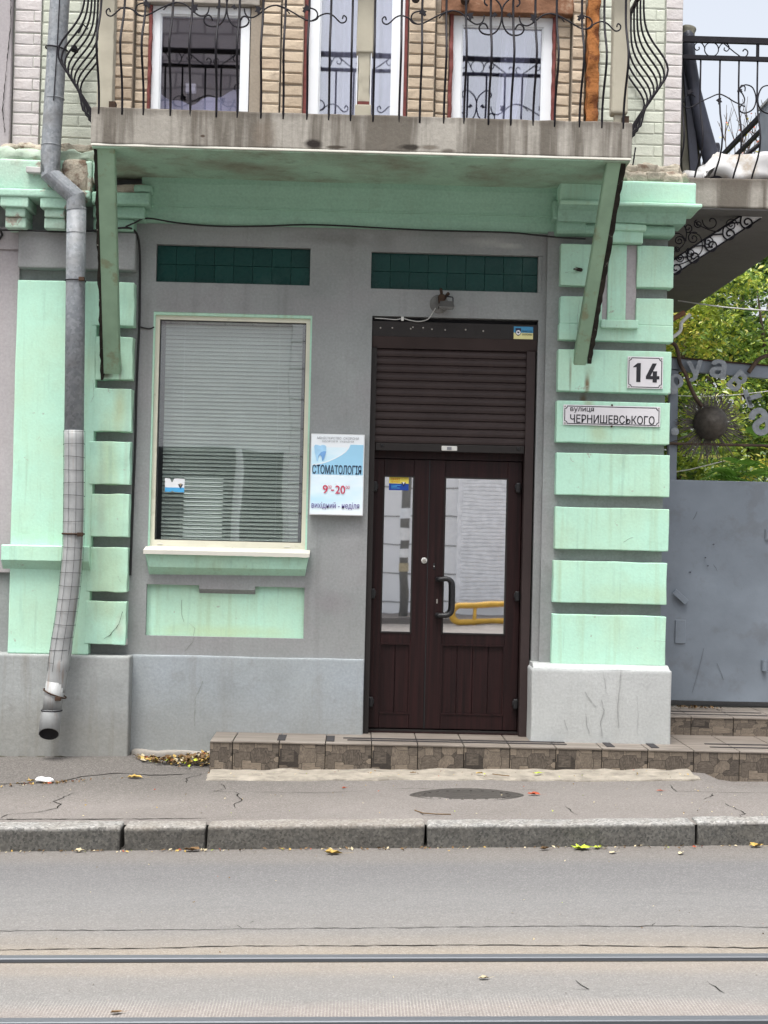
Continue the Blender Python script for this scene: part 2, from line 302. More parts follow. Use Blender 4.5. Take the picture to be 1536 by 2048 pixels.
def mat_misc():
    # patterned stone-look riser tile
    t = NT('riser_tile')
    rv = t.n.new('ShaderNodeObjectInfo'); crd = t.n.new('ShaderNodeTexCoord').outputs['Object']
    off = t.n.new('ShaderNodeVectorMath'); off.operation = 'ADD'; t.link(crd, off.inputs[0])
    k = t.n.new('ShaderNodeCombineXYZ'); t.link(t.math('MULTIPLY', t.math('FLOOR', t.math('MULTIPLY', rv.outputs['Random'], 3)), 1.7), k.inputs[0]); t.link(k.outputs[0], off.inputs[1])
    v = t.map((1, 0, 1), vec=off.outputs[0])
    n = t.n.new('ShaderNodeTexVoronoi'); n.distance = 'CHEBYCHEV'; n.inputs['Scale'].default_value = 2.9; n.inputs['Randomness'].default_value = .75; t.link(v, n.inputs['Vector'])
    gg = t.n.new('ShaderNodeSeparateColor'); t.link(n.outputs['Color'], gg.inputs[0])
    # joints between the printed stones
    n2 = t.n.new('ShaderNodeTexVoronoi'); n2.distance = 'CHEBYCHEV'; n2.feature = 'F2'; n2.inputs['Scale'].default_value = 2.9; n2.inputs['Randomness'].default_value = .75; t.link(v, n2.inputs['Vector'])
    edge = t.ramp(t.math('SUBTRACT', n2.outputs['Distance'], n.outputs['Distance']), .03, .0)
    gr = t.noise(1, 5, .65, vec=t.map((17, 1, 6), vec=off.outputs[0]), dist=2.0); gr2 = t.noise(1, 5, .65, vec=t.map((6, 1, 20), vec=off.outputs[0]), dist=2.0)
    gr = t.mix(t.ramp(gg.outputs[1], .45, .55), gr, gr2)
    c = t.mix(t.ramp(gg.outputs[0], .15, .85), (.045, .036, .03), (.21, .17, .13)); c = t.mix(t.ramp(gr, .35, .65), t.mix(.45, c, (.03, .024, .02)), t.mix(.22, c, (.33, .28, .22)))
    c = t.mix(edge, c, (.015, .012, .01))
    t.bsdf(c, .55, spec=.35, bump=gr, bstr=.2, bdist=.006); M['riser_tile'] = t.m
    t = NT('tread_tile'); crd = t.n.new('ShaderNodeNewGeometry').outputs['Position']
    a = t.noise(1, 5, .6, vec=t.map((1.6, 26, 1))); b = t.noise(3, 4)
    c = t.mix(t.ramp(a, .35, .65), (.125, .105, .088), (.25, .22, .19)); c = t.mix(t.ramp(b, .4, .7, 0, .4), c, (.14, .12, .10))
    t.bsdf(c, .5, spec=.4, bump=a, bstr=.1, bdist=.005); M['tread_tile'] = t.m
    simple('grip_strip', (.03, .028, .03), .9)
    # dark green glazed tile
    t = NT('glazed_tile'); r = t.rand(); n = t.noise(30, 4); b = t.noise(4, 4, .6)
    c = t.mix(r, (.004, .040, .034), (.006, .052, .044)); c = t.mix(t.math('MULTIPLY', t.ramp(b, .56, .75), .3), c, (.07, .13, .115))
    p = t.bsdf(c, t.ramp(n, .3, .7, .2, .4), spec=.2, bump=b, bstr=.08, bdist=.01); M['glazed_tile'] = t.m
    simple('grout', (.05, .13, .115), .9)
    # mahogany foil
    t = NT('mahogany'); a = t.noise(1, 6, .6, vec=t.map((55, 55, 1.3)), dist=.4); f = t.noise(1, 4, .6, vec=t.map((190, 190, 3)))
    c = t.mix(t.ramp(a, .35, .68), (.0105, .0048, .0050), (.027, .0095, .0095)); c = t.mix(t.ramp(f, .45, .7, 0, .5), c, (.008, .004, .004))
    t.bsdf(c, .45, spec=.22, bump=f, bstr=.06, bdist=.004); M['mahogany'] = t.m
    # glass: clear pane with a share of mirror reflection, slightly wavy
    for key, refl, tint, wob, wsc in (('mirror_glass', .97, (.30, .30, .31), .010, 2.2), ('pane_glass', .22, (.95, .98, .96), .02, 1.6), ('pane_upper', .24, (.88, .88, .95), .02, 1.8)):
        t = NT(key)
        g = t.n.new('ShaderNodeBsdfGlossy'); g.inputs['Color'].default_value = (.92, .93, .94, 1); g.inputs['Roughness'].default_value = .015
        b = t.n.new('ShaderNodeBump'); b.inputs['Strength'].default_value = wob; b.inputs['Distance'].default_value = .05; t.link(t.noise(wsc, 2, .4), b.inputs['Height']); t.link(b.outputs[0], g.inputs['Normal'])
        tr = t.n.new('ShaderNodeBsdfTransparent'); tr.inputs['Color'].default_value = (*tint, 1)
        mx = t.n.new('ShaderNodeMixShader'); mx.inputs[0].default_value = refl
        t.link(tr.outputs[0], mx.inputs[1]); t.link(g.outputs[0], mx.inputs[2]); t.link(mx.outputs[0], t.out.inputs[0]); M[key] = t.m
    t = NT('rail_steel'); n = t.noise(1, 4, .6, vec=t.map((.6, 60, 1))); t.bsdf(t.mix(n, (.10, .107, .118), (.16, .17, .185)), .5, .35, .35, bump=n, bstr=.05, bdist=.003); M['rail_steel'] = t.m
    simple('groove', (.03, .026, .022), .9)
    t = NT('iron_cover'); v = t.vor(34); n = t.noise(9, 4); t.bsdf(t.mix(n, (.030, .027, .024), (.062, .055, .049)), .7, .1, .4, bump=v, bstr=.8, bdist=.006); M['iron_cover'] = t.m
    # sign print: pale blue sheet with white bands (flat print)
    t = NT('sign_print'); X = t.sep(); n = t.noise(2.2, 3, .5, vec=t.map((1, 1, 2.4), rot=(0, .25, 0)))
    c = t.mix(t.ramp(n, .35, .65), (.52, .78, .90), (.80, .90, .95)); c = t.mix(t.ramp(X[2], 1.84, 1.74), c, (.84, .90, .93))
    c = t.mix(t.ramp(X[2], 2.19, 2.20), c, (.80, .85, .88)); t.bsdf(c, .4, spec=.35); M['sign_print'] = t.m
    simple('sign_pale', (.80, .86, .89), .4, 0, .35, .03)
    # glow added behind the blind to brighten its gaps; far window assumed
    t = NT('gap_glow'); e = t.n.new('ShaderNodeEmission'); e.inputs[0].default_value = (.95, 1, 1, 1); e.inputs[1].default_value = .62; t.link(e.outputs[0], t.out.inputs[0]); M['gap_glow'] = t.m
    # foliage
    for key, col in (('fol_dark', (.06, .115, .028)), ('fol_green', (.17, .28, .05)), ('fol_lime', (.38, .47, .065)), ('fol_yellow', (.58, .54, .09)), ('fol_red', (.40, .10, .05)), ('fol_fern', (.24, .46, .08)), ('fol_fern_yellow', (.60, .58, .09))):
        t = NT(key); n = t.noise(7, 3); c = t.mix(n, tuple(x*.6 for x in col), tuple(min(1, x*1.35) for x in col))
        d = t.n.new('ShaderNodeBsdfDiffuse'); tl = t.n.new('ShaderNodeBsdfTranslucent'); mx = t.n.new('ShaderNodeMixShader'); mx.inputs[0].default_value = .4
        gl = t.n.new('ShaderNodeBsdfGlossy'); gl.inputs['Roughness'].default_value = .4; m2 = t.n.new('ShaderNodeMixShader'); m2.inputs[0].default_value = .05
        t.link(c, d.inputs[0]); t.link(c, tl.inputs[0]); t.link(d.outputs[0], mx.inputs[1]); t.link(tl.outputs[0], mx.inputs[2])
        t.link(mx.outputs[0], m2.inputs[1]); t.link(gl.outputs[0], m2.inputs[2]); t.link(m2.outputs[0], t.out.inputs[0]); M[key] = t.m
    # opposite brick
    t = NT('opp_brick'); b = t.n.new('ShaderNodeTexBrick'); b.inputs['Color1'].default_value = (.46, .41, .42, 1); b.inputs['Color2'].default_value = (.56, .51, .51, 1); b.inputs['Mortar'].default_value = (.26, .23, .24, 1)
    b.inputs['Scale'].default_value = 1; b.inputs['Brick Width'].default_value = .52; b.inputs['Row Height'].default_value = .26; b.inputs['Mortar Size'].default_value = .02
    t.link(t.map((1, 1, 1), rot=(R(-90), 0, 0)), b.inputs['Vector']); t.bsdf(b.outputs[0], .9); M['opp_brick'] = t.m
mat_misc()

# ------------------------------------------------------------------ mesh helpers
class MB:
    def __init__(s): s.v = []; s.f = []; s.mi = []
    def quad(s, pts, mi=0):
        n = len(s.v); s.v += [tuple(p) for p in pts]; s.f.append(tuple(range(n, n+len(pts)))); s.mi.append(mi); return s
    def box(s, x0, x1, y0, y1, z0, z1, mi=0):
        n = len(s.v)
        s.v += [(x0, y0, z0), (x1, y0, z0), (x1, y1, z0), (x0, y1, z0), (x0, y0, z1), (x1, y0, z1), (x1, y1, z1), (x0, y1, z1)]
        for f in ((0, 3, 2, 1), (4, 5, 6, 7), (0, 1, 5, 4), (1, 2, 6, 5), (2, 3, 7, 6), (3, 0, 4, 7)): s.f.append(tuple(n+i for i in f)); s.mi.append(mi)
        return s
    def rbox(s, x0, x1, y0, y1, z0, z1, r=.006, seg=None, amp=0.0, freq=6.0, seed=0, mi=0):
        """rounded box with a welded grid surface, optionally uneven"""
        def ax(a, b):
            L = b-a; rr = min(r, L*.45); o = [a, a+rr*.35, a+rr, a+rr+min(rr*.8, (L-2*rr)*.25)]
            if seg:
                k = max(1, int((L-2*rr)/seg))
                o += [a+rr+(L-2*rr)*i/k for i in range(1, k) if rr*.8 < (L-2*rr)*i/k < L-2*rr-rr*.8]
            return o + [b-rr-min(rr*.8, (L-2*rr)*.25), b-rr, b-rr*.35, b]
        A = (ax(x0, x1), ax(y0, y1), ax(z0, z1)); N = [len(a) for a in A]
        rr = min(r, (x1-x0)*.45, (y1-y0)*.45, (z1-z0)*.45); idx = {}
        so = Vector((seed*3.7, seed*1.3, seed*5.1))
        def vid(i, j, k):
            q = (i, j, k)
            if q not in idx:
                p = Vector((A[0][i], A[1][j], A[2][k]))
                c = Vector((min(max(p.x, x0+rr), x1-rr), min(max(p.y, y0+rr), y1-rr), min(max(p.z, z0+rr), z1-rr)))
                d = p-c
                if d.length > 1e-9: p = c + d.normalized()*rr
                if amp: p = p + noise.noise_vector(p*freq+so)*amp
                idx[q] = len(s.v); s.v.append(tuple(p))
            return idx[q]
        def face(a): s.f.append(tuple(a)); s.mi.append(mi)
        X, Y, Z = N[0]-1, N[1]-1, N[2]-1
        for i in range(X):
            for k in range(Z):
                face((vid(i, 0, k), vid(i+1, 0, k), vid(i+1, 0, k+1), vid(i, 0, k+1)))
                face((vid(i+1, Y, k), vid(i, Y, k), vid(i, Y, k+1), vid(i+1, Y, k+1)))
        for i in range(X):
            for j in range(Y):
                face((vid(i, j, Z), vid(i+1, j, Z), vid(i+1, j+1, Z), vid(i, j+1, Z)))
                face((vid(i, j+1, 0), vid(i+1, j+1, 0), vid(i+1, j, 0), vid(i, j, 0)))
        for j in range(Y):
            for k in range(Z):
                face((vid(0, j+1, k), vid(0, j, k), vid(0, j, k+1), vid(0, j+1, k+1)))
                face((vid(X, j, k), vid(X, j+1, k), vid(X, j+1, k+1), vid(X, j, k+1)))
        return s
    def tube(s, pts, r, n=8, cap=True, mi=0, flat=None):
        """tube along a polyline; r a number or one per point"""
        P = [Vector(p) for p in pts]; m = len(P); rr = r if isinstance(r, (list, tuple)) else [r]*m
        t0 = (P[1]-P[0]).normalized(); a = t0.orthogonal().normalized()
        if abs(t0.z) > .9: a = Vector((1, 0, 0)) - t0*t0.x; a.normalize()
        base = len(s.v); prev = t0
        for i in range(m):
            if i == 0: t = t0
            elif i == m-1: t = (P[i]-P[i-1]).normalized()
            else:
                t = (P[i+1]-P[i]).normalized()+(P[i]-P[i-1]).normalized()
                t = t.normalized() if t.length > 1e-6 else (P[i+1]-P[i]).normalized()
            a = (prev.rotation_difference(t) @ a); a = (a - t*a.dot(t)).normalized(); prev = t; b = t.cross(a)
            for k in range(n):
                q = 2*math.pi*k/n + (math.pi/n)
                s.v.append(tuple(P[i] + (a*math.cos(q)+b*math.sin(q))*rr[i]))
        for i in range(m-1):
            for k in range(n):
                k2 = (k+1) % n
                s.f.append((base+i*n+k, base+i*n+k2, base+(i+1)*n+k2, base+(i+1)*n+k)); s.mi.append(mi)
        if cap:
            s.f.append(tuple(base+k for k in reversed(range(n)))); s.mi.append(mi)
            s.f.append(tuple(base+(m-1)*n+k for k in range(n))); s.mi.append(mi)
        return s
    def prism(s, poly, y0, y1, mi=0):
        """polygon in XZ (counter-clockwise seen from -Y) extruded from y0 (front) to y1"""
        n = len(s.v); k = len(poly)
        s.v += [(x, y0, z) for x, z in poly] + [(x, y1, z) for x, z in poly]
        s.f.append(tuple(range(n, n+k))); s.mi.append(mi); s.f.append(tuple(reversed(range(n+k, n+2*k)))); s.mi.append(mi)
        for i in range(k):
            j = (i+1) % k; s.f.append((n+j, n+i, n+k+i, n+k+j)); s.mi.append(mi)
        return s
    def extr_x(s, prof, x0, x1, mi=0, nx=1):
        """profile in (y,z) extruded along X with end caps"""
        n = len(s.v); k = len(prof)
        for i in range(nx+1):
            x = x0+(x1-x0)*i/nx; s.v += [(x, y, z) for y, z in prof]
        for i in range(nx):
            for a in range(k):
                b = (a+1) % k; s.f.append((n+i*k+a, n+i*k+b, n+(i+1)*k+b, n+(i+1)*k+a)); s.mi.append(mi)
        s.f.append(tuple(reversed(range(n, n+k)))); s.mi.append(mi); s.f.append(tuple(range(n+nx*k, n+nx*k+k))); s.mi.append(mi)
        return s
    def lathe(s, prof, c, axis='Z', n=24, mi=0):
        """prof = [(r, h)] turned about an axis through c"""
        base = len(s.v); c = Vector(c)
        for r, h in prof:
            for k in range(n):
                q = 2*math.pi*k/n; a, b = r*math.cos(q), r*math.sin(q)
                s.v.append(tuple(c + (Vector((a, b, h)) if axis == 'Z' else Vector((a, -h, b)))))
        for i in range(len(prof)-1):
            for k in range(n):
                k2 = (k+1) % n; s.f.append((base+i*n+k, base+i*n+k2, base+(i+1)*n+k2, base+(i+1)*n+k)); s.mi.append(mi)
        return s
    def wobble(s, amp, freq, seed=0):
        so = Vector((seed*2.1, seed*4.7, seed*.9)); s.v = [tuple(Vector(p)+noise.noise_vector(Vector(p)*freq+so)*amp) for p in s.v]; return s
    def mesh(s, name, mats, smooth=False, fixn=False):
        me = bpy.data.meshes.new(name); me.from_pydata(s.v, [], s.f)
        for m in (mats if isinstance(mats, (list, tuple)) else [mats]): me.materials.append(M[m])
        if any(s.mi): me.polygons.foreach_set('material_index', s.mi)
        if fixn:
            b = bmesh.new(); b.from_mesh(me); bmesh.ops.recalc_face_normals(b, faces=b.faces); b.to_mesh(me); b.free()
        if smooth: me.polygons.foreach_set('use_smooth', [True]*len(me.polygons))
        me.update(); return me
    def build(s, name, mats, parent=None, smooth=False, fixn=False):
        return link(name, s.mesh(name, mats, smooth, fixn), parent)

WL = {}
def wloc(o): return WL.get(o.name, Vector((0, 0, 0)))
def link(name, me, parent=None, loc=None, rot=None, scale=None):
    o = bpy.data.objects.new(name, me); C.objects.link(o)
    if loc is not None: o.location = loc; WL[o.name] = Vector(loc)
    if rot is not None: o.rotation_euler = rot
    if scale is not None: o.scale = scale
    if parent is not None:
        o.parent = parent; o.matrix_parent_inverse = Matrix.Translation(-wloc(parent))
    return o
def tag(o, label=None, cat=None, group=None, kind=None):
    if label: o['label'] = label
    if cat: o['category'] = cat
    if group: o['group'] = group
    if kind: o['kind'] = kind
    return o
def thing(name, label, cat, loc=(0, 0, 0), group=None):
    o = bpy.data.objects.new(name, None); C.objects.link(o); o.location = loc; o.empty_display_size = .1; WL[o.name] = Vector(loc)
    return tag(o, label, cat, group)
def box(name, mat, parent, *a): return MB().box(*a).build(name, mat, parent)
def rb(name, mat, parent, x0, x1, y0, y1, z0, z1, **k): return MB().rbox(x0, x1, y0, y1, z0, z1, **k).build(name, mat, parent, smooth=bool(k.get('amp')))

def text(name, s, x0, x1, z0, z1, y, mat, parent, bold=0.0, depth=.0006, rot=0.0):
    """lettering in the facade plane, fitted to the box x0..x1 / z0..z1"""
    cu = bpy.data.curves.new(name, 'FONT'); cu.body = s; cu.size = 1; cu.offset = 0; cu.extrude = 0.0; cu.resolution_u = 4
    tmp = bpy.data.objects.new('tmp', cu); C.objects.link(tmp)
    dg = bpy.context.evaluated_depsgraph_get(); dg.update()
    me = bpy.data.meshes.new_from_object(tmp.evaluated_get(dg)); bpy.data.objects.remove(tmp); bpy.data.curves.remove(cu)
    xs = [v.co.x for v in me.vertices]; ys = [v.co.y for v in me.vertices]
    a, b, c, d = min(xs), max(xs), min(ys), max(ys)
    cx, cz = (x0+x1)/2, (z0+z1)/2
    for v in me.vertices:
        px = (v.co.x-(a+b)/2)/(b-a)*(x1-x0); pz = (v.co.y-(c+d)/2)/(d-c)*(z1-z0)
        if rot: px, pz = px*math.cos(rot)-pz*math.sin(rot), px*math.sin(rot)+pz*math.cos(rot)
        v.co = (cx+px, y, cz+pz)
    if bold:
        bm = bmesh.new(); bm.from_mesh(me); src = bm.faces[:]; bx, bz = bold*(x1-x0)/max(1e-6, (b-a))*.8, bold*(z1-z0)/max(1e-6, (d-c))*.5
        for q, (ox, oz) in enumerate(((1, 0), (-1, 0), (0, 1), (0, -1), (.7, .7), (-.7, -.7), (.7, -.7), (-.7, .7))):
            r_ = bmesh.ops.duplicate(bm, geom=src)
            bmesh.ops.translate(bm, vec=(ox*bx, -.00006*(q+1), oz*bz), verts=[e for e in r_['geom'] if isinstance(e, bmesh.types.BMVert)])
        bm.to_mesh(me); bm.free()
    if depth > .002:
        bm = bmesh.new(); bm.from_mesh(me); bmesh.ops.solidify(bm, geom=bm.faces[:], thickness=depth); bm.to_mesh(me); bm.free()
    me.name = name; me.materials.clear(); me.materials.append(M[mat])
    return link(name, me, parent)

def smooth_curve(pts, k=4):
    P = [Vector(p) for p in pts]; o = []
    for i in range(len(P)-1):
        p0 = P[max(i-1, 0)]; p1 = P[i]; p2 = P[i+1]; p3 = P[min(i+2, len(P)-1)]
        for j in range(k):
            t = j/k; o.append(.5*((2*p1)+(p2-p0)*t+(2*p0-5*p1+4*p2-p3)*t*t+(3*p1-p0-3*p2+p3)*t**3))
    return o+[P[-1]]
def spiral(cx, cz, r0, r1, a0, turns, n=26):
    return [(cx+(r0+(r1-r0)*i/n)*math.cos(a0+turns*2*math.pi*i/n), cz+(r0+(r1-r0)*i/n)*math.sin(a0+turns*2*math.pi*i/n)) for i in range(n+1)]

def sstep(a, b, x): t = min(1, max(0, (x-a)/(b-a))); return t*t*(3-2*t)
SL = .02
def pav_z(x, y):
    z = .10 + SL*x + .012*sstep(-1.8, -2.3, y)
    z -= .024*sstep(-1.7, -.95, y)*sstep(-1.5, -1.0, x)
    z += .035*sstep(-1.1, -1.5, x)*sstep(-.9, -.2, y)
    z -= .062*sstep(2.26, 2.45, x)*sstep(-1.2, -.55, y)
    z += .006*noise.noise(Vector((x*1.3, y*1.7, 3))) + .003*noise.noise(Vector((x*5, y*5, 8)))
    if y < -2.1: z = min(z, .108+SL*x)
    return z

# ------------------------------------------------------------------ the setting
def grid_sheet(name, mat, xs, ys, zf, smooth=True):
    b = MB(); nx = len(xs)
    for y in ys:
        for x in xs: b.v.append((x, y, zf(x, y)))
    for j in range(len(ys)-1):
        for i in range(nx-1): b.f.append((j*nx+i, j*nx+i+1, (j+1)*nx+i+1, (j+1)*nx+i)); b.mi.append(0)
    return b.build(name, mat, smooth=smooth)
def fr(a, b, st): n = int(round((b-a)/st)); return [a+(b-a)*i/n for i in range(n+1)]
XS = [-60, -20, -8] + fr(-4, 5, .09) + [9, 20, 60]
tag(grid_sheet('ground', 'road', [-250, -80, 0, 80, 250], [-250, -60, 0, 60, 250], lambda x, y: SL*max(-60, min(60, x))-.35), kind='structure')
road = MB()
def strip(y0, y1, z=0.0):
    xs = [-60, -20, -6, -3, 0, 3, 6, 20, 60]
    for i in range(len(xs)-1):
        road.quad([(xs[i], y0, SL*xs[i]+z), (xs[i+1], y0, SL*xs[i+1]+z), (xs[i+1], y1, SL*xs[i+1]+z), (xs[i], y1, SL*xs[i]+z)])
RA, RB = -4.345, -5.075
strip(-16.5, RB-.092); strip(RB-.0, RA-.092); strip(RA, -2.2)
road_o = tag(road.build('road', 'road'), kind='structure')
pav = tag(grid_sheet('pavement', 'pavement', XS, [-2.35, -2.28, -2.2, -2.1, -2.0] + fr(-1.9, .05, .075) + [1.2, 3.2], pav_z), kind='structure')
tag(MB().box(-60, 60, -18.2, -16.5, -1.5, .12).build('far_pavement', 'pavement'), kind='structure')
tag(MB().quad([(2.0, 1.0, .395), (30, 1.0, .395), (30, 40, .6), (2.0, 40, .6)]).build('yard_ground', 'pavement'), kind='structure')

# kerb of granite stones
kerb = tag(bpy.data.objects.new('kerb', None), kind='structure'); C.objects.link(kerb)
def kerb_y(x): return -2.42 + .034*(x+.0)
joints = [-5.2, -3.9, -2.65, -1.150, -.722, .40, 1.805, 3.1, 4.4]
for i in range(len(joints)-1):
    x0, x1 = joints[i]+.007, joints[i+1]-.007
    if i == 3: x0 += .006
    b = MB().rbox(x0, x1, 0, .165, -.25, .118, r=.013, seg=.035, amp=.0065, freq=9, seed=i)
    b.v = [(x, y+kerb_y(x)+.004*math.sin(i*2.1), z+SL*x+(.004*math.sin(i*3.3))) for x, y, z in b.v]
    b.build('kerb_stone', 'granite', kerb, smooth=True)
b = MB().box(-60, -5.2, -2.60, -2.44, -1.5, -.0); b.v = [(x, y, z+SL*x+.118 if z > -1 else z) for x, y, z in b.v]; b.build('kerb_run', 'granite', kerb)
b = MB().box(4.4, 60, -2.27, -2.10, -.3, .118); b.v = [(x, y, z+SL*x) for x, y, z in b.v]; b.build('kerb_run', 'granite', kerb)

# cracks in the asphalt (worn joints, laid just above the sheet)
CRP = [[(-1.833, -2.174), (-1.82, -2.064), (-1.675, -1.993), (-1.603, -1.847), (-1.608, -1.727), (-1.66, -1.649), (-1.631, -1.539), (-1.594, -1.359)],
 [(-2.303, -1.06), (-1.927, -1.029), (-1.78, -1.011), (-1.667, -0.808), (-1.47, -0.693), (-1.254, -0.674), (-1.08, -0.555), (-0.95, -0.50)],
 [(-0.785, -0.902), (-0.738, -1.12), (-0.805, -1.207), (-0.675, -1.242)], [(-0.673, -1.259), (-0.644, -1.327), (-0.645, -1.46), (-0.605, -1.605), (-0.645, -1.745), (-0.625, -1.85)],
 [(-0.993, -0.902), (-1.024, -0.713), (-0.93, -0.51)], [(0.374, -1.971), (0.396, -2.071), (0.462, -2.1), (0.513, -2.128)], [(1.194, -1.811), (1.218, -1.871), (1.211, -1.974), (1.229, -2.074)],
 [(1.97, -0.943), (1.961, -1.124), (1.954, -1.212), (2.199, -1.265), (2.6, -1.317)], [(2.151, -1.316), (2.087, -1.483), (2.022, -1.596)], [(2.114, -1.722), (2.143, -1.933), (2.145, -2.049), (2.101, -2.091), (2.097, -2.189)],
 [(0.998, -1.158), (1.056, -1.123), (1.132, -1.123)], [(0.26, -1.104), (0.395, -1.104), (0.514, -1.14)], [(-.6, -1.25), (-.2, -1.27), (.1, -1.2)], [(-2.3, -2.21), (-1.2, -2.20), (-.73, -2.18)]]
CRR = [[(-1.6, -3.99), (-1.395, -3.993), (-0.995, -3.981), (-0.753, -3.983), (-0.268, -3.964), (0.221, -3.953), (0.837, -3.934), (1.351, -3.938), (1.9, -3.965)],
 [(-1.6, -4.268), (-1.329, -4.266), (-1.044, -4.255), (-0.757, -4.244), (-0.411, -4.219), (0.15, -4.216), (0.604, -4.213), (0.897, -4.223), (1.187, -4.239), (1.8, -4.271)],
 [(-0.456, -3.901), (-0.425, -3.955)], [(-0.396, -3.878), (-0.382, -3.846)], [(1.25, -3.93), (1.284, -3.883)], [(0.837, -4.682), (0.857, -4.782), (0.805, -4.775)], [(1.297, -4.686), (1.332, -4.832)]]
def crack(pts, w, zf, parent, seed):
    rr = random.Random(seed); P = []
    for i in range(len(pts)-1):
        a, c = Vector(pts[i]), Vector(pts[i+1]); n = max(2, int((c-a).length/.035))
        for k in range(n): P.append(a.lerp(c, k/n)+Vector((rr.uniform(-1, 1), rr.uniform(-1, 1)))*.007)
    P.append(Vector(pts[-1])); b = MB(); n = len(P)
    for i, p in enumerate(P):
        t = (P[min(i+1, n-1)]-P[max(i-1, 0)]); t = t.normalized() if t.length > 0 else Vector((1, 0)); nn = Vector((-t.y, t.x))
        ww = w*rr.uniform(.35, 1.3)*(min(1, min(i, n-1-i)/3+.25))
        for sgn in (-1, 1): q = p+nn*ww*sgn*.5; b.v.append((q.x, q.y, zf(q.x, q.y)+.0025))
    for i in range(n-1): b.f.append((2*i, 2*i+1, 2*i+3, 2*i+2)); b.mi.append(0)
    b.build('crack', 'crack_dark', parent, fixn=True)
for i, c in enumerate(CRP): crack(c, .007 if i not in (1, 13) else .015, pav_z, pav, i)
for i, c in enumerate(CRR): crack(c, .006 if i != 1 else .009, lambda x, y: SL*x, road_o, 50+i)

# tram rails
for ry, lab in ((RA, 'polished steel tram rail farther from the camera, set in the road'), (RB, 'polished steel tram rail along the bottom edge of the picture')):
    b = MB(); x0, x1 = -60, 60
    b.extr_x([(ry, -.12), (ry-.004, .004), (ry-.006, .006), (ry-.048, .006), (ry-.052, .003), (ry-.053, -.045), (ry-.053, -.12)], x0, x1, 0)
    b.extr_x([(ry-.053, -.12), (ry-.053, -.046), (ry-.084, -.046), (ry-.084, -.12)], x0, x1, 1)
    b.extr_x([(ry-.084, -.12), (ry-.084, .001), (ry-.092, .002), (ry-.092, -.12)], x0, x1, 1)
    b.v = [(x, y, z+SL*x) for x, y, z in b.v]
    o = b.build('tram_rail', ['rail_steel', 'groove'], fixn=True); tag(o, lab, 'rail', 'tram rails in the road')

# manhole cover half swallowed by asphalt
mh = MB(); cx, cy = .685, -1.385; ring = []
for k in range(48):
    q = 2*math.pi*k/48; x = .335*math.cos(q); y = .225*math.sin(q); y *= (1-abs(x/.335)**2.4*.35)
    ring.append((cx+x, cy+y))
n = len(ring)
for s_, dz in ((1.0, .004), (.985, .009), (.93, .009), (.915, .006)):
    for (x, y) in ring: X = cx+(x-cx)*s_; Y = cy+(y-cy)*s_; mh.v.append((X, Y, pav_z(cx, cy)+SL*(X-cx)+dz))
for r_ in range(3):
    for k in range(n): k2 = (k+1) % n; mh.f.append((r_*n+k, r_*n+k2, (r_+1)*n+k2, (r_+1)*n+k)); mh.mi.append(0)
mh.f.append(tuple(3*n+k for k in range(n))); mh.mi.append(0)
mo = tag(mh.build('manhole_cover', 'iron_cover'), 'dark oval cast iron manhole cover in the pavement before the door', 'manhole cover')
st = MB()
for k in range(22):
    q = 2*math.pi*k/22; x, y = cx+.25*math.cos(q), cy+.15*math.sin(q); z = pav_z(cx, cy)+SL*(x-cx); st.box(x-.008, x+.008, y-.006, y+.006, z+.004, z+.009)
st.build('tread_studs', 'iron_cover', mo)

# ------------------------------------------------------------------ the corner building
bld = thing('corner_building', 'grey and mint green two-storey corner building with a balcony over the door', 'building', (0, 2, .1))

def cells(x0, x1, z0, z1, holes, y0, y1, b=None):
    """solid wall between x0..x1 / z0..z1 with rectangular holes, cut into butted blocks"""
    b = b or MB()
    xs = sorted({x0, x1, *[h[0] for h in holes], *[h[1] for h in holes]}); xs = [x for x in xs if x0 <= x <= x1]
    for i in range(len(xs)-1):
        a, c = xs[i], xs[i+1]; m = (a+c)/2
        hs = sorted([(h[2], h[3]) for h in holes if h[0] <= m <= h[1]]); z = z0
        for (h0, h1) in hs:
            if h0 > z: b.box(a, c, y0, y1, z, h0)
            z = max(z, h1)
        if z < z1: b.box(a, c, y0, y1, z, z1)
    return b
WIN = (-1.40, -.325, 1.485, 3.09); DOOR = (.082, 1.214, .10, 3.10)
TIL = (-1.392, -.348, 3.293, 3.549); TIR = (.067, 1.232, 3.285, 3.537); PAN = (-1.40, -.334, .897, 1.243)
wall = cells(-4.5, 2.078, -.4, 4.15, [WIN, DOOR, TIL, TIR, PAN], 0, .30).build('wall', 'wall_grey', bld)
# panel with the hanging tab under the window
rb('sunk_panel', 'mint', wall, PAN[0]-.01, PAN[1]+.01, .035, .12, PAN[2]-.01, PAN[3]+.01, r=.004, seg=.06, amp=.003, freq=5)
MB().extr_x([(0.0, 1.243), (0.0, 1.219), (.036, 1.188), (.036, 1.243)], -1.046, -.668).build('panel_tab', 'wall_grey', wall, fixn=True)
# interior shell
sh = MB(); sh.box(-4.5, 2.0, 4.3, 4.5, -.4, 7.5); sh.box(-4.6, -4.5, 0, 4.5, -.4, 7.5); sh.box(1.85, 2.0, .3, 4.3, -.4, 7.5); sh.box(-4.5, 2.0, .301, 4.3, 3.75, 4.05); sh.box(-4.6, 2.05, .0, 4.5, 7.5, 7.7); sh.box(-4.5, 2.0, .31, 4.3, -.4, .22)
sh.box(-.12, .0, .305, 4.3, .22, 3.75); sh.build('interior_shell', 'interior', bld)
box('side_wall', 'wall_grey', bld, 2.001, 2.078, .301, 9.0, -.4, 7.4)

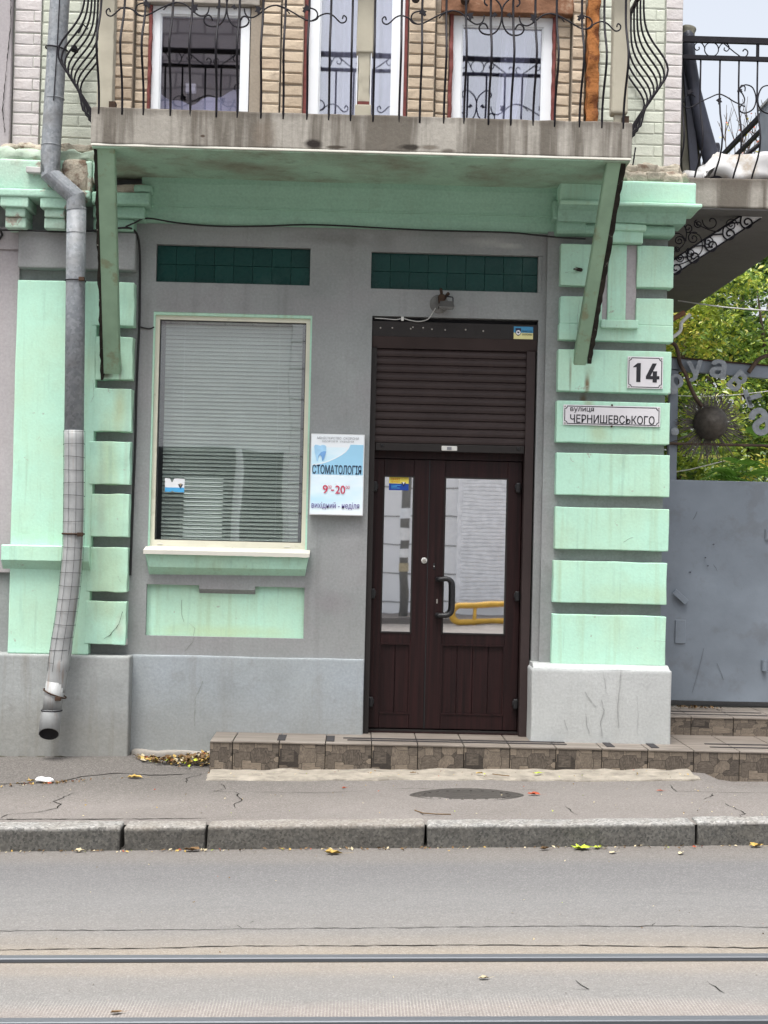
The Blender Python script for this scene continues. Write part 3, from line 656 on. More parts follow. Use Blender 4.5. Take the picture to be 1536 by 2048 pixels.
# glazed tile panels
tm = MB()
tm.rbox(-.0635, .0635, -.006, .01, -.062, .062, r=.0015)
tile_me = tm.mesh('tile', 'glazed_tile', False)
for (a, c, z0, z1, nx) in ((*TIL, 8), (*TIR, 9)):
    g = box('tile_panel', 'grout', bld, a-.01, c+.01, .052, .10, z0-.01, z1+.01)
    w = (c-a-.004)/nx; h = (z1-z0-.004)/2
    for i in range(nx):
        for j in range(2):
            link('tile', tile_me, g, (a+.002+w*(i+.5), .048+rnd.uniform(-.001, .001), z0+.002+h*(j+.5)), (rnd.uniform(-.006, .006), 0, rnd.uniform(-.008, .008)), (w*.978/.127, 1, h*.978/.124))
rb('panel_corner_fillet', 'wall_grey', wall, 1.205, 1.233, .002, .06, 3.285, 3.537, r=.006)

# plinths
rb('plinth', 'plinth_left', bld, -4.0, -1.475, -.16, .05, -.3, .766, r=.012, seg=.12, amp=.004, freq=3)
b = MB().rbox(-1.5, .082, -.03, .05, -.3, .768, r=.010, seg=.1, amp=.004, freq=3, seed=2); b.build('plinth', 'plinth_grey', bld, smooth=True)
b = MB().rbox(1.196, 2.132, -.20, .05, -.3, .752, r=.016, seg=.09, amp=.005, freq=3, seed=3); b.build('plinth', 'plinth_white', bld, smooth=True)
MB().extr_x([(-.196, .748), (-.13, .778), (.05, .778), (.05, .748)], 1.205, 2.118, nx=8).wobble(.003, 5).build('plinth_ledge', 'plinth_white', bld, fixn=True)
simple('soil', (.05, .047, .035), .95, 0, .1, .4, 14, .6, 40)
rb('base_soil', 'soil', bld, -2.6, -1.46, -.20, -.14, .02, .092, r=.02, seg=.03, amp=.018, freq=9)
rb('base_rubble', 'slab_concrete', bld, -1.47, -.9, -.075, .0, .03, .135, r=.02, seg=.05, amp=.012, freq=9)

# left pilaster: mint shaft with quoin blocks on its right flank
lp = rb('pilaster', 'mint', bld, -2.300, -1.765, -.10, .04, .766, 3.266, r=.008, seg=.1, amp=.003, freq=3)
zs = [3.266, 2.972, 2.900, 2.612, 2.553, 2.263, 2.196, 1.908, 1.844, 1.557, 1.487, 1.189, 1.126, .838]
for i in range(0, 14, 2):
    rb('quoin_block', 'mint', lp, -1.79 if i else -1.80, -1.517, -.103+.003*(i % 3), .03, zs[i+1], zs[i], r=.005, seg=.03, amp=.007, freq=9, seed=i)
rb('frieze_block', 'wall_grey', lp, -2.303, -1.518, -.10, .03, 3.348, 3.602, r=.010, seg=.1, amp=.003, freq=4)
lb = MB().extr_x([(-.165, 1.483), (-.165, 1.390), (-.10, 1.328), (-.09, 1.328), (-.09, 1.49), (-.15, 1.49)], -2.345, -1.762, nx=10).wobble(.003, 6).build('ledge', 'mint', lp, fixn=True)
rb('chipped_plaster', 'stone_pale', lp, -1.600, -1.514, -.096, -.02, .835, .875, r=.01, seg=.02, amp=.012, freq=20)
rb('far_left_wall', 'wall_lilac', bld, -4.4, -2.305, -.03, .0, 1.30, 3.476, r=.004)
rb('far_left_band', 'wall_lilac', bld, -4.4, -2.308, -.05, .0, 3.476, 3.63, r=.006)

# right pilaster
rp = box('pilaster', 'wall_grey', bld, 1.26, 2.077, -.055, .02, .76, 3.75)
RZ = [(3.320, 3.600), (2.952, 3.246), (2.606, 2.888), (2.263, 2.542), (1.910, 2.192), (1.544, 1.829), (1.186, 1.467), (.774, 1.108)]
for i, (a, c) in enumerate(RZ):
    k = dict(r=.005, seg=.05, amp=.004, freq=6, seed=20+i)
    dx = .004*math.sin(i*1.7)
    if i < 2:
        lo = a if i == 0 else 3.062
        rb('quoin_block', 'mint', rp, 1.340+dx, 1.622, -.13, .0, lo, c, **k); rb('quoin_block', 'mint', rp, 1.856, 2.104+dx, -.13, .0, lo, c, **k)
        if i == 1: rb('quoin_block', 'mint', rp, 1.338, 2.104+dx, -.131, .0, a, 3.063, **k)
    else: rb('quoin_block', 'mint', rp, 1.337+dx, 2.102+dx, -.13, .0, a, c, **k)
rb('pendant_panel', 'mint', rp, 1.661, 1.786, -.125, .0, 3.09, 3.604, r=.006, seg=.06, amp=.002)
rb('pendant_ledge', 'mint', rp, 1.614, 1.866, -.165, -.05, 3.036, 3.092, r=.006, seg=.05, amp=.003)
box('pendant_side', 'wall_lilac', rp, 1.623, 1.661, -.11, .0, 3.09, 3.604); box('pendant_side', 'wall_lilac', rp, 1.786, 1.856, -.11, .0, 3.09, 3.604)

# cornice: run under the balcony, returns over the pilasters
cn = MB().extr_x([(.05, 3.975), (-.15, 3.975), (-.145, 3.93), (-.115, 3.86), (-.10, 3.80), (-.10, 3.785), (-.085, 3.780), (-.08, 3.74), (-.06, 3.70), (-.05, 3.688), (.05, 3.688)], -1.48, 1.36, nx=24).wobble(.004, 4).build('cornice', 'cornice_mint', bld, fixn=True)
rb('cornice_return', 'cornice_mint', cn, -1.80, -1.415, -.225, .02, 3.765, 3.845, r=.012, seg=.05, amp=.005, freq=6)
rb('cornice_return', 'cornice_mint', cn, -1.80, -1.455, -.165, .02, 3.685, 3.766, r=.014, seg=.05, amp=.004, freq=6)
rb('cornice_return', 'cornice_mint', cn, -1.80, -1.53, -.13, .02, 3.606, 3.686, r=.008, seg=.05, amp=.003, freq=6)
rb('broken_brick', 'lime_rubble', cn, -1.72, -1.44, -.20, .0, 3.848, 3.905, r=.012, seg=.025, amp=.012, freq=13)
rb('cornice_return', 'cornice_mint', cn, -1.52, -1.40, -.215, .02, 3.85, 3.90, r=.014, seg=.04, amp=.006, freq=9)
# left stretch
rb('frieze', 'mint_peel', cn, -4.2, -1.80, -.235, .02, 3.835, 4.045, r=.015, seg=.08, amp=.006, freq=5)
rb('frieze', 'mint_peel', cn, -1.80, -1.70, -.225, .02, 3.90, 4.06, r=.03, seg=.05, amp=.012, freq=9)
rb('dentil_band', 'mint_peel', cn, -4.2, -1.80, -.262, .02, 3.788, 3.842, r=.012, seg=.1, amp=.003, freq=5)
for a, c in ((-2.72, -2.47), (-2.395, -2.207), (-2.132, -1.945)): rb('dentil', 'mint_peel', cn, a, c, -.25, .02, 3.722, 3.79, r=.008, seg=.06, amp=.003)
for a, c in ((-2.365, -2.232), (-2.108, -1.972)):
    rb('corbel', 'mint_peel', cn, a, c, -.225, .02, 3.664, 3.724, r=.010, seg=.05, amp=.003); rb('corbel', 'mint_peel', cn, a-.003, c+.002, -.205, .02, 3.592, 3.664, r=.010, seg=.05, amp=.003)
rb('ledge_stub', 'stone_pale', cn, -2.225, -2.06, -.275, -.2, 3.945, 3.985, r=.006, seg=.03, amp=.006, freq=12)
rb('rubble', 'rubble_green', cn, -4.2, -1.715, -.20, .0, 4.03, 4.13, r=.03, seg=.03, amp=.03, freq=13)
rb('rubble', 'lime_rubble', cn, -2.45, -1.72, -.15, .0, 4.11, 4.175, r=.03, seg=.03, amp=.03, freq=16, seed=4)
rb('washed_out_plaster', 'lime_rubble', cn, -2.0, -1.815, -.25, -.15, 3.83, 4.05, r=.04, seg=.03, amp=.016, freq=9)
# right stretch
rb('frieze', 'mint', cn, 1.30, 2.208, -.30, .02, 3.845, 3.995, r=.014, seg=.05, amp=.006, freq=6)
MB().extr_x([(-.315, 3.848), (-.325, 3.825), (-.31, 3.818), (-.25, 3.80), (-.215, 3.735), (.02, 3.735), (.02, 3.848)], 1.30, 2.16, nx=16).wobble(.003, 6).build('crown_moulding', 'mint_dirty', cn, fixn=True)
b = MB(); P0 = [(1.3, -.335, 3.822), (2.245, -.335, 3.822), (2.245, .02, 3.822), (1.3, .02, 3.822)]; b.rbox(1.30, 2.243, -.335, .02, 3.822, 3.848, r=.008, seg=.05, amp=.004); b.build('fillet', 'mint', cn, smooth=True)
rb('bed_moulding', 'cornice_mint', cn, 1.30, 2.105, -.17, .02, 3.662, 3.736, r=.022, seg=.05, amp=.004)
rb('capital', 'mint', cn, 1.60, 1.905, -.20, .0, 3.685, 3.737, r=.018, seg=.05, amp=.003); rb('capital', 'mint', cn, 1.62, 1.885, -.175, .0, 3.607, 3.687, r=.006, seg=.05, amp=.003)
rb('cornice_return', 'cornice_mint', cn, 1.27, 1.50, -.205, .02, 3.75, 3.88, r=.012, seg=.04, amp=.005); rb('cornice_return', 'cornice_mint', cn, 1.30, 1.50, -.18, .02, 3.675, 3.752, r=.014, seg=.04, amp=.004)
rb('broken_brick', 'lime_rubble', cn, 1.42, 1.52, -.215, -.1, 3.76, 3.93, r=.02, seg=.02, amp=.022, freq=14)
rb('rubble', 'lime_rubble', cn, 1.62, 2.175, -.25, .0, 3.99, 4.075, r=.03, seg=.025, amp=.03, freq=15, seed=6); rb('rubble', 'lime_rubble', cn, 1.62, 2.145, -.16, .0, 4.06, 4.15, r=.03, seg=.025, amp=.03, freq=16, seed=8)
for (cx, cz, s_) in ((1.70, 4.04, .08), (1.82, 4.03, .10), (1.95, 4.04, .09), (2.06, 4.02, .1), (1.77, 4.10, .09), (1.9, 4.11, .1), (2.03, 4.09, .1)):
    rb('rubble_stone', 'lime_rubble', cn, cx-s_*.7, cx+s_*.7, -.262 if cz < 4.07 else -.19, -.1, cz-.03, cz+.03, r=.012, seg=.03, amp=.012, freq=15, seed=cx*7)

# ---- upper storey: mortar core, bricks laid one by one
UW = (-1.463, -.795, 4.1, 5.185); UD = (-.405, .262, 4.1, 6.4); UR = (.583, 1.276, 4.1, 5.18)
up_w = cells(-1.73, 1.56, 4.15, 7.5, [UW, UD, UR], .045, .30).build('upper_wall', 'mortar', bld)
up_l = box('upper_pier', 'mortar_paint', bld, -4.5, -1.73, -.035, .30, 4.10, 7.5); up_p = box('upper_pier', 'mortar_paint', bld, 1.56, 2.135, -.035, .30, 4.10, 7.5)
rb('render_strip', 'wall_lilac', up_l, -4.4, -2.385, -.10, .0, 4.14, 5.8, r=.01, seg=.1, amp=.006, freq=4)
rb('reveal_fill', 'mortar', up_w, -.79, -.715, .0, .06, 4.15, 5.18, r=.005)
def brick_mesh(mat, seed):
    rr = random.Random(seed); b = MB(); j = lambda a: rr.uniform(-a, a)
    w, h, d, c = .5, .5, .5, .06
    pts = [(-w, d, -h), (w, d, -h), (w, d, h), (-w, d, h), (-w+j(.01), -d+.18, -h+j(.03)), (w+j(.01), -d+.18, -h+j(.03)), (w+j(.01), -d+.18, h+j(.03)), (-w+j(.01), -d+.18, h+j(.03))]
    pts += [(-w+.035+j(.02), -d+j(.06), -h+.10+j(.05)), (w-.035+j(.02), -d+j(.06), -h+.10+j(.05)), (w-.035+j(.02), -d+j(.06), h-.10+j(.05)), (-w+.035+j(.02), -d+j(.06), h-.10+j(.05))]
    b.v = pts; b.f = [(8, 9, 10, 11), (4, 5, 9, 8), (5, 6, 10, 9), (6, 7, 11, 10), (7, 4, 8, 11), (0, 1, 5, 4), (1, 2, 6, 5), (2, 3, 7, 6), (3, 0, 4, 7)]; b.mi = [0]*9
    return b.mesh('brick', mat)
BR = {m: [brick_mesh(m, i) for i in range(4)] for m in ('brick_bare', 'brick_paint', 'brick_lilac')}
def bricks(parent, x0, x1, z0, z1, y, mat, w=.262, stack=False, h=.0775, jt=.010, d=.032):
    row = 0; z = z0
    box('mortar_bed', 'mortar' if mat == 'brick_bare' else 'mortar_paint', parent, x0+.002, x1-.002, y+(.0075 if mat == 'brick_bare' else .0045), y+.07, z0, z1)
    while z < z1-.02:
        x = x0 - (0 if stack else (w*.5 if row % 2 else 0))
        while x < x1-.01:
            a, c = max(x, x0), min(x+w, x1); x += w
            if c-a < .035: continue
            link('brick', rnd.choice(BR[mat]), parent, ((a+c)/2, y+d/2+rnd.uniform(-.003, .002)*(1 if mat == 'brick_bare' else .5), z+h/2+rnd.uniform(-.002, .002)), (rnd.uniform(-.01, .01), rnd.uniform(-.008, .008), rnd.uniform(-.008, .008)), (c-a-jt*.8, d, h-jt))
        z += h; row += 1
ZT = 5.36
bricks(up_w, -1.700, -1.578, 4.36, ZT, -.035, 'brick_bare', .122, True); bricks(up_w, -1.572, -1.478, 4.36, ZT, .015, 'brick_bare', .094, True)
bricks(up_w, -.713, -.583, 4.36, ZT, -.035, 'brick_bare', .13, True); bricks(up_w, -.578, -.425, 4.34, ZT, -.03, 'brick_bare', .153, True); bricks(up_w, -.79, -.72, 4.36, ZT, .02, 'brick_bare', .07, True)
bricks(up_w, .285, .468, 4.34, ZT, -.03, 'brick_bare', .183, False); bricks(up_w, .474, .566, 4.34, 5.16, .015, 'brick_bare', .092, True)
bricks(up_w, 1.296, 1.396, 4.34, 5.16, .015, 'brick_bare', .10, True); bricks(up_w, 1.402, 1.492, 4.34, ZT, -.03, 'brick_bare', .09, True)
bricks(up_l, -2.192, -1.728, 4.165, ZT, -.045, 'brick_paint', .26, jt=.005, d=.018); bricks(up_l, -2.375, -2.196, 4.165, ZT, -.06, 'brick_lilac', .26, jt=.005, d=.018)
bricks(up_p, 1.580, 2.030, 4.15, ZT, -.045, 'brick_paint', .26, jt=.005, d=.018); bricks(up_p, 2.034, 2.150, 4.15, ZT, -.06, 'brick_lilac', .26, jt=.005, d=.018)
# foam and painted strips beside the upper windows
def ragged(name, mat, parent, x0, x1, y0, y1, z0, z1, amp, seed):
    b = MB().rbox(x0, x1, y0, y1, z0, z1, r=.006, seg=.02, amp=amp, freq=14, seed=seed); return b.build(name, mat, parent, smooth=True)
ragged('foam_bead', 'foam_orange', up_w, 1.500, 1.578, -.085, .0, 4.16, 5.4, .012, 3)
ragged('foam_bead', 'redbrown', up_w, -1.482, -1.460, -.005, .05, 4.2, 5.18, .008, 4); ragged('foam_bead', 'redbrown', up_w, .566, .590, -.01, .05, 4.2, 5.2, .009, 5)
ragged('foam_bead', 'redbrown', up_w, 1.270, 1.292, -.01, .05, 4.2, 5.2, .007, 6); box('paint_strip', 'redbrown', up_w, -.425, -.402, -.012, .05, 4.2, 5.6); box('paint_strip', 'redbrown', up_w, .259, .279, -.012, .05, 4.2, 5.6)
ragged('lintel', 'lintel_wood', up_w, .505, 1.40, -.055, .06, 5.178, 5.285, .006, 7); ragged('lintel', 'slab_concrete', up_w, -1.52, -.73, -.03, .06, 5.188, 5.28, .005, 8)
ragged('wood_edge', 'foam_orange', up_w, -1.728, -1.703, -.06, .0, 4.2, 5.4, .007, 9)
for x, r_ in ((.325, .028), (.66, .03)):   # pipe stubs set in the wall
    b = MB(); b.lathe([(r_, .07), (r_, .15), (r_*.72, .15), (r_*.7, .08), (0, .08)], (x, .0, 5.245), 'Y', 20); b.build('pipe_stub', 'rust_iron' if x > .5 else 'black_iron', up_w, smooth=False)

# ---- windows
def frame(b, x0, x1, z0, z1, w, y0, y1, wb=None):
    wb = wb or w; b.box(x0, x0+w, y0, y1, z0, z1); b.box(x1-w, x1, y0, y1, z0, z1); b.box(x0+w, x1-w, y0, y1, z1-w, z1); b.box(x0+w, x1-w, y0, y1, z0, z0+wb); return b
def pane(parent, mat, x0, x1, z0, z1, y): return MB().box(x0, x1, y, y+.008, z0, z1).build('pane', mat, parent)
gw = MB(); gw.box(WIN[0]-.001, WIN[0]+.012, .004, .09, WIN[2], WIN[3]); gw.box(WIN[1]-.012, WIN[1]+.001, .004, .09, WIN[2], WIN[3]); gw.box(WIN[0]+.012, WIN[1]-.012, .004, .09, WIN[3]-.02, WIN[3]+.001)
win = gw.build('window', 'mint', bld)
fb = frame(MB(), WIN[0]+.012, WIN[1]-.012, WIN[2]+.005, WIN[3]-.02, .028, .025, .10, .055); fb.build('frame', 'cream_frame', win)
fb = frame(MB(), WIN[0]+.040, WIN[1]-.040, WIN[2]+.06, WIN[3]-.047, .005, .048, .09); fb.build('bead', 'black_plastic', win)
pane(win, 'pane_glass', WIN[0]+.045, WIN[1]-.045, WIN[2]+.065, WIN[3]-.052, .062)
for x in (-1.36, -1.19, -1.01, -.83, -.65, -.42): MB().lathe([(0, .0025), (.0045, .002), (.0045, 0)], (x, .0255, 1.499), 'Y', 8).build('drain_hole', 'ink_black', win)
for x in (-1.32, -.46): rb('drain_cap', 'sill_white', win, x-.02, x+.02, .020, .026, 1.512, 1.522, r=.003)
sl = MB().extr_x([(-.115, 1.449), (-.118, 1.476), (-.11, 1.479), (.04, 1.505), (.04, 1.49), (-.108, 1.465), (-.108, 1.449)], -1.412, -.302, nx=40)
sl.v = [(x, y, z + (.006*noise.noise(Vector((x*22, 0, 1))) if z < 1.455 and x > -.85 else 0)) for x, y, z in sl.v]; sl.build('sill', 'sill_white', win, fixn=True)
am = MB(); A = [(-1.405, -.092, 1.462), (-.308, -.092, 1.462), (-.328, -.066, 1.368), (-1.378, -.066, 1.362)]; B_ = [(-1.405, .01, 1.462), (-.308, .01, 1.462), (-.334, .005, 1.318), (-1.385, .005, 1.306)]
am.quad(A[::-1]); am.quad([A[3], A[2], B_[2], B_[3]][::-1]); am.quad([A[0], A[3], B_[3], B_[0]]); am.quad([A[1], B_[1], B_[2], A[2]]); am.build('apron', 'mint', win, fixn=True)
def upper_window(x0, x1, z0, z1, w, y, mat='white_frame', mid=None):
    o = frame(MB(), x0, x1, z0, z1, w, y, y+.06).build('window', mat, bld)
    fb = frame(MB(), x0+w, x1-w, z0+w, z1-w, .010, y+.012, y+.05).build('bead', mat, o)
    pane(o, 'pane_upper', x0+w+.01, x1-w-.01, z0+w+.01, z1-w-.01, y+.03); return o
upper_window(-1.460, -.798, 4.2, 5.183, .052, .025); upper_window(-.400, .258, 4.17, 6.35, .078, .02); upper_window(.588, 1.272, 4.2, 5.176, .062, .025)

# ---- doorway: roller shutter and double door
D0, D1 = DOOR[0], DOOR[1]
rs = MB().prism([(D0+.003, 2.965), (D1-.003, 2.965), (D1-.003, 3.066), (D0+.003, 3.066)], .012, .16).build('roller_shutter', 'dark_metal', bld)
MB().extr_x([(.012, 2.964), (.045, 2.888), (.16, 2.888), (.16, 2.964)], D0+.004, D1-.004).build('box_chamfer', 'shutter_brown', rs, fixn=True)
box('guide_rail', 'dark_metal', rs, D0+.002, D0+.038, .03, .11, .26, 2.887); box('guide_rail', 'shutter_brown', rs, D1-.070, D1-.012, .03, .11, .26, 2.887)
box('head_gap', 'interior_dark', rs, D0, D1, .09, .15, 3.066, 3.10)
sm = MB(); prof = [(0, 0), (-.010, .004), (-.0135, .02), (-.012, .036), (-.004, .047), (.0, .0535), (.006, .0535), (.006, 0)]
sm.extr_x(prof, -.51, .51); slat_me = sm.mesh('shutter_slat', 'shutter_brown', False, True)
n_sl = 12; ph = (2.886-2.240)/n_sl
for i in range(n_sl): link('shutter_slat', slat_me, rs, (D0+.038+.513, .065, 2.240+ph*i), None, (1.004, 1, 1))
rb('bottom_bar', 'dark_metal', rs, D0+.042, D1-.072, .045, .075, 2.188, 2.240, r=.004)
lk = rb('lock_plate', 'white_plastic', rs, .575, .682, .036, .046, 2.196, 2.229, r=.014); box('lock_slot', 'ink_grey', lk, .612, .643, .033, .036, 2.202, 2.222)
for x in (.17, 1.10): MB().lathe([(0, .008), (.009, .007), (.011, 0)], (x, .045, 2.222), 'Y', 12).build('bar_bolt', 'black_plastic', rs)
for x in (.14, .22, .345, .36, .43, .49, .58, .72, .84): MB().lathe([(0, .003), (.005, .002), (.006, 0)], (x+.0, .012, 3.022+rnd.uniform(-.008, .008)), 'Y', 8).build('screw', 'screw', rs)
dr = MB(); dr.box(D0, D0+.03, .12, .20, .255, 2.3); dr.box(D1-.07, D1, .12, .20, .255, 2.3); dr.box(D0+.03, D1-.07, .13, .20, 2.14, 2.3); dr.box(D0, D1, .10, .3, .235, .272); door = dr.build('door', 'mahogany', bld)
box('threshold', 'dark_metal', door, D0+.03, D1-.07, .11, .20, .272, .283)
def leaf(x0, x1, gx0, gx1):
    z0, z1, y = .290, 2.135, .13
    b = MB(); zg0, zg1, zp0, zp1 = .945, 2.018, .392, .868
    b.rbox(x0, gx0, y, y+.06, z0, z1, r=.004); b.rbox(gx1, x1, y, y+.06, z0, z1, r=.004)
    b.rbox(gx0, gx1, y+.002, y+.06, zg1, z1, r=.004); b.rbox(gx0, gx1, y+.002, y+.06, zp1, zg0, r=.004); b.rbox(gx0, gx1, y+.002, y+.06, z0, zp0, r=.004)
    o = b.build('door_leaf', 'mahogany', door, smooth=False)
    g = frame(MB(), gx0-.004, gx1+.004, zg0-.004, zg1+.004, .010, y-.004, y+.02); g.build('glazing_bead', 'dark_metal', door)
    g = frame(MB(), gx0-.004, gx1+.004, zp0-.004, zp1+.004, .010, y-.003, y+.02); g.build('panel_bead', 'mahogany', door)
    MB().box(gx0, gx1, y+.014, y+.022, zg0, zg1).build('pane', 'mirror_glass', door)
    n = max(2, int((gx1-gx0)/.09)); w = (gx1-gx0)/n
    for k in range(n): rb('panel_board', 'mahogany', door, gx0+w*k+.001, gx0+w*(k+1)-.001, y+.014, y+.03, zp0, zp1, r=.003)
leaf(.113, .499, .190, .396); leaf(.506, 1.140, .612, 1.042)
box('astragal', 'black_plastic', door, .498, .507, .133, .18, .29, 2.135)
lk = MB().lathe([(0, .012), (.006, .012), (.011, .010), (.012, .005), (.018, .008), (.021, .0)], (.478, .130, 1.443), 'Y', 20).build('lock_rosette', 'white_plastic', door, smooth=True)
MB().lathe([(0, .016), (.010, .0155), (.012, .010)], (.478, .130, 1.443), 'Y', 16).build('lock_core', 'screw', door)
rb('keyhole_plate', 'black_plastic', door, .540, .553, .124, .131, 1.385, 1.425, r=.004); rb('keyhole_plate', 'screw', door, .567, .578, .124, .131, 1.150, 1.180, r=.003); MB().lathe([(0, .009), (.0035, .008), (.004, 0)], (.547, .13, 1.405), 'Y', 8).build('key_pin', 'white_plastic', door)
hp = [(.575, .125, 1.316), (.580, .07, 1.318), (.60, .058, 1.320), (.635, .055, 1.322), (.664, .055, 1.305), (.673, .055, 1.272), (.674, .055, 1.19), (.673, .055, 1.118), (.662, .055, 1.088), (.635, .055, 1.073), (.60, .058, 1.072), (.580, .07, 1.071), (.575, .125, 1.070)]
MB().tube(smooth_curve(hp, 4), .0175, 14).build('handle', 'black_plastic', door, smooth=True)
for z in (1.316, 1.07): rb('handle_foot', 'black_plastic', door, .560, .605, .075, .131, z-.017, z+.017, r=.008)
for (x, z) in ((.128, 1.943), (.130, 1.209), (.133, .468), (1.112, 1.957), (1.122, 1.212), (1.125, .474)):
    b = MB(); b.rbox(x-.016, x+.016, .092, .13, z-.035, z+.035, r=.008); b.rbox(x-.022, x+.022, .10, .13, z-.014, z+.02, r=.006); b.build('hinge', 'black_plastic', door, smooth=True)

# ---- front balcony
SX0, SX1, SY, SZ0, SZ1 = -1.690, 1.664, -.90, 3.985, 4.214
b = MB().rbox(SX0, SX1, SY, .04, SZ0, SZ1, r=.010, seg=.045, amp=.004, freq=6)
b.v = [(x, y, z-(.006*max(0, noise.noise(Vector((x*9, 2, 5))))+.004*max(0, noise.noise(Vector((x*40, 2, 5)))) if z > SZ1-.02 and y < -.85 else 0)) for x, y, z in b.v]
bal = b.build('balcony', 'slab', bld, smooth=True)
MB().rbox(SX0+.004, SX1-.004, SY+.002, -.10, SZ0-.010, SZ0+.004, r=.003).build('drip_edge', 'sill_white', bal)
MB().rbox(SX0+.010, SX1-.010, SY+.010, -.10, SZ0-.020, SZ0-.008, r=.002, seg=.12, amp=.004, freq=3).build('soffit', 'soffit', bal, smooth=True)
def bracket(xt, xb, zb, side, w, aw, tr):
    """channel strut from the slab edge back to the wall"""
    T = Vector((xt, -.86, 3.972)); F = Vector((xb, -.115, zb))
    d = (F-T).normalized(); nrm = Vector((0, -d.z, d.y)).normalized(); nrm = -nrm if nrm.y > 0 else nrm
    def slab_(x0, x1, n0, n1, mat, nm, trim=0.0, seg=1, ragged_=0.0):
        b = MB(); rr = random.Random(int(x0*1e4))
        for i in range(seg+1):
            p = T.lerp(F+d*trim, i/seg)
            a = x1+(rr.uniform(-ragged_, ragged_)); c = x0+(rr.uniform(-ragged_, ragged_))
            for (dx, nn) in ((x0 if not ragged_ else c, n0), (a, n0), (a, n1), (x0 if not ragged_ else c, n1)): q = p+Vector((dx, 0, 0))+nrm*nn; b.v.append(tuple(q))
        for i in range(seg):
            for k in range(4): k2 = (k+1) % 4; b.f.append((4*i+k, 4*i+k2, 4*i+4+k2, 4*i+4+k)); b.mi.append(0)
        b.f += [(3, 2, 1, 0), tuple(4*seg+k for k in range(4))]; b.mi += [0, 0]
        return b.build(nm, mat, bal, fixn=True)
    slab_(-w, w, .0, .008, 'bracket_green', 'bracket', 0, 6)
    for s_ in (-1, 1): slab_(s_*w-.005, s_*w+.005, -.05, .004, 'bracket_green', 'bracket_flange')
    slab_(side*(w+.006+aw)-aw, side*(w+.006+aw)+aw, -.075, .002, 'bracket_dark', 'bracket_angle', tr, 44, .005)
bracket(-1.600, -1.652, 2.650, -1, .049, .010, .05); bracket(1.560, 1.482, 2.775, 1, .039, .016, .11)
MB().box(-1.715, -1.70, -.112, -.098, 2.90, 2.97).build('bracket_bolt', 'bracket_dark', bal); MB().tube([(1.48, -.13, 3.425), (1.445, -.16, 3.425), (1.42, -.16, 3.424)], [.012, .012, .002], 8).build('bracket_bolt', 'bracket_dark', bal)
MB().tube([(1.69, -.88, 4.06), (1.675, -.88, 3.95)], .005, 6).build('bracket_rod', 'black_iron', bal)
# railing: bellied balusters, scrolls, rails
def belly(z):
    """outward bow of a baluster above the slab: 0 at rails, most at one third of the height"""
    t = (z-4.214)/.85
    return .17*math.exp(-((t-.42)/.21)**2)
BX = [-1.636, -1.506, -1.360, -1.215, -1.070, -.932, -.787, -.645, -.503, -.361, -.221, -.079, .062, .204, .341, .483, .626, .767, .905, 1.048, 1.188, 1.33, 1.469, 1.598]
zz = [4.12, 4.17] + [4.214+.036*i for i in range(25)]
fy = -.895
bm_ = MB().tube([(0, fy-belly(z)*.8 if z > 4.2 else fy+.0, z) for z in zz if z > 4.16], .0074, 7); bal_me = bm_.mesh('baluster', 'black_iron', True)
for x in BX:
    o = link('baluster', bal_me, bal, (x, 0, 0), (0, rnd.uniform(-.003, .003), 0))
def side_baluster(sx, y, nm='baluster'):
    o = 1 if sx > 0 else -1; e = SX1 if sx > 0 else SX0
    MB().tube([(e+o*(.07+belly(z)*.95)*sstep(4.13, 4.23, z)-o*.02*(1-sstep(4.13, 4.23, z)), y, z) for z in zz], .0068, 7).build(nm, 'black_iron', bal, smooth=True)
for s_ in (-1, 1):
    for k in range(8): side_baluster(s_, -.82+k*.108)
def flat_bar(a, c, h=.012, w=.02): 
    (x0, y0, z0), (x1, y1, z1) = a, c
    return MB().box(min(x0, x1)-(w/2 if x0 == x1 else 0), max(x0, x1)+(w/2 if x0 == x1 else 0), min(y0, y1)-(w/2 if y0 == y1 else 0), max(y0, y1)+(w/2 if y0 == y1 else 0), z0-h, z0+h)
for z, h in ((5.205, .018), (5.09, .012)):
    flat_bar((SX0-.08, fy, z), (SX1+.08, fy, z), h).build('rail', 'black_iron', bal)
    for e in (SX0-.07, SX1+.07): flat_bar((e, -.88, z), (e, .0, z), h).build('rail', 'black_iron', bal)
WAVE = [(-0.717, 4.802), (-0.723, 4.822), (-0.735, 4.818), (-0.742, 4.805), (-0.736, 4.785), (-0.713, 4.776), (-0.691, 4.79), (-0.664, 4.817), (-0.634, 4.832), (-0.605, 4.83), (-0.571, 4.813), (-0.557, 4.794), (-0.524, 4.783), (-0.484, 4.791), (-0.419, 4.828), (-0.353, 4.862), (-0.307, 4.874), (-0.254, 4.861), (-0.207, 4.821), (-0.166, 4.795), (-0.132, 4.798), (-0.114, 4.82), (-0.109, 4.85)]
LOOP = [(-0.524, 4.783), (-0.554, 4.8), (-0.563, 4.827), (-0.546, 4.854), (-0.506, 4.866)]
CSC = [(-0.085, 4.768), (-0.096, 4.791), (-0.113, 4.8), (-0.132, 4.79), (-0.139, 4.766), (-0.121, 4.74), (-0.078, 4.73), (-0.038, 4.746), (-0.009, 4.794), (-0.0, 4.86), (-0.005, 4.9), (-0.022, 4.933), (-0.064, 4.969), (-.10, 4.96), (-.11, 4.93), (-.09, 4.91)]
TWIG = [(-.39, 4.824), (-.36, 4.855), (-.31, 4.872)]
def sc_mesh(pts, r=.0048, nm='scroll'): return MB().tube([Vector((x, 0, z)) for x, z in [(p[0], p[1]) for p in smooth_curve([(a, c, 0) for a, c in pts], 3)]], r, 6).mesh(nm, 'black_iron', True)
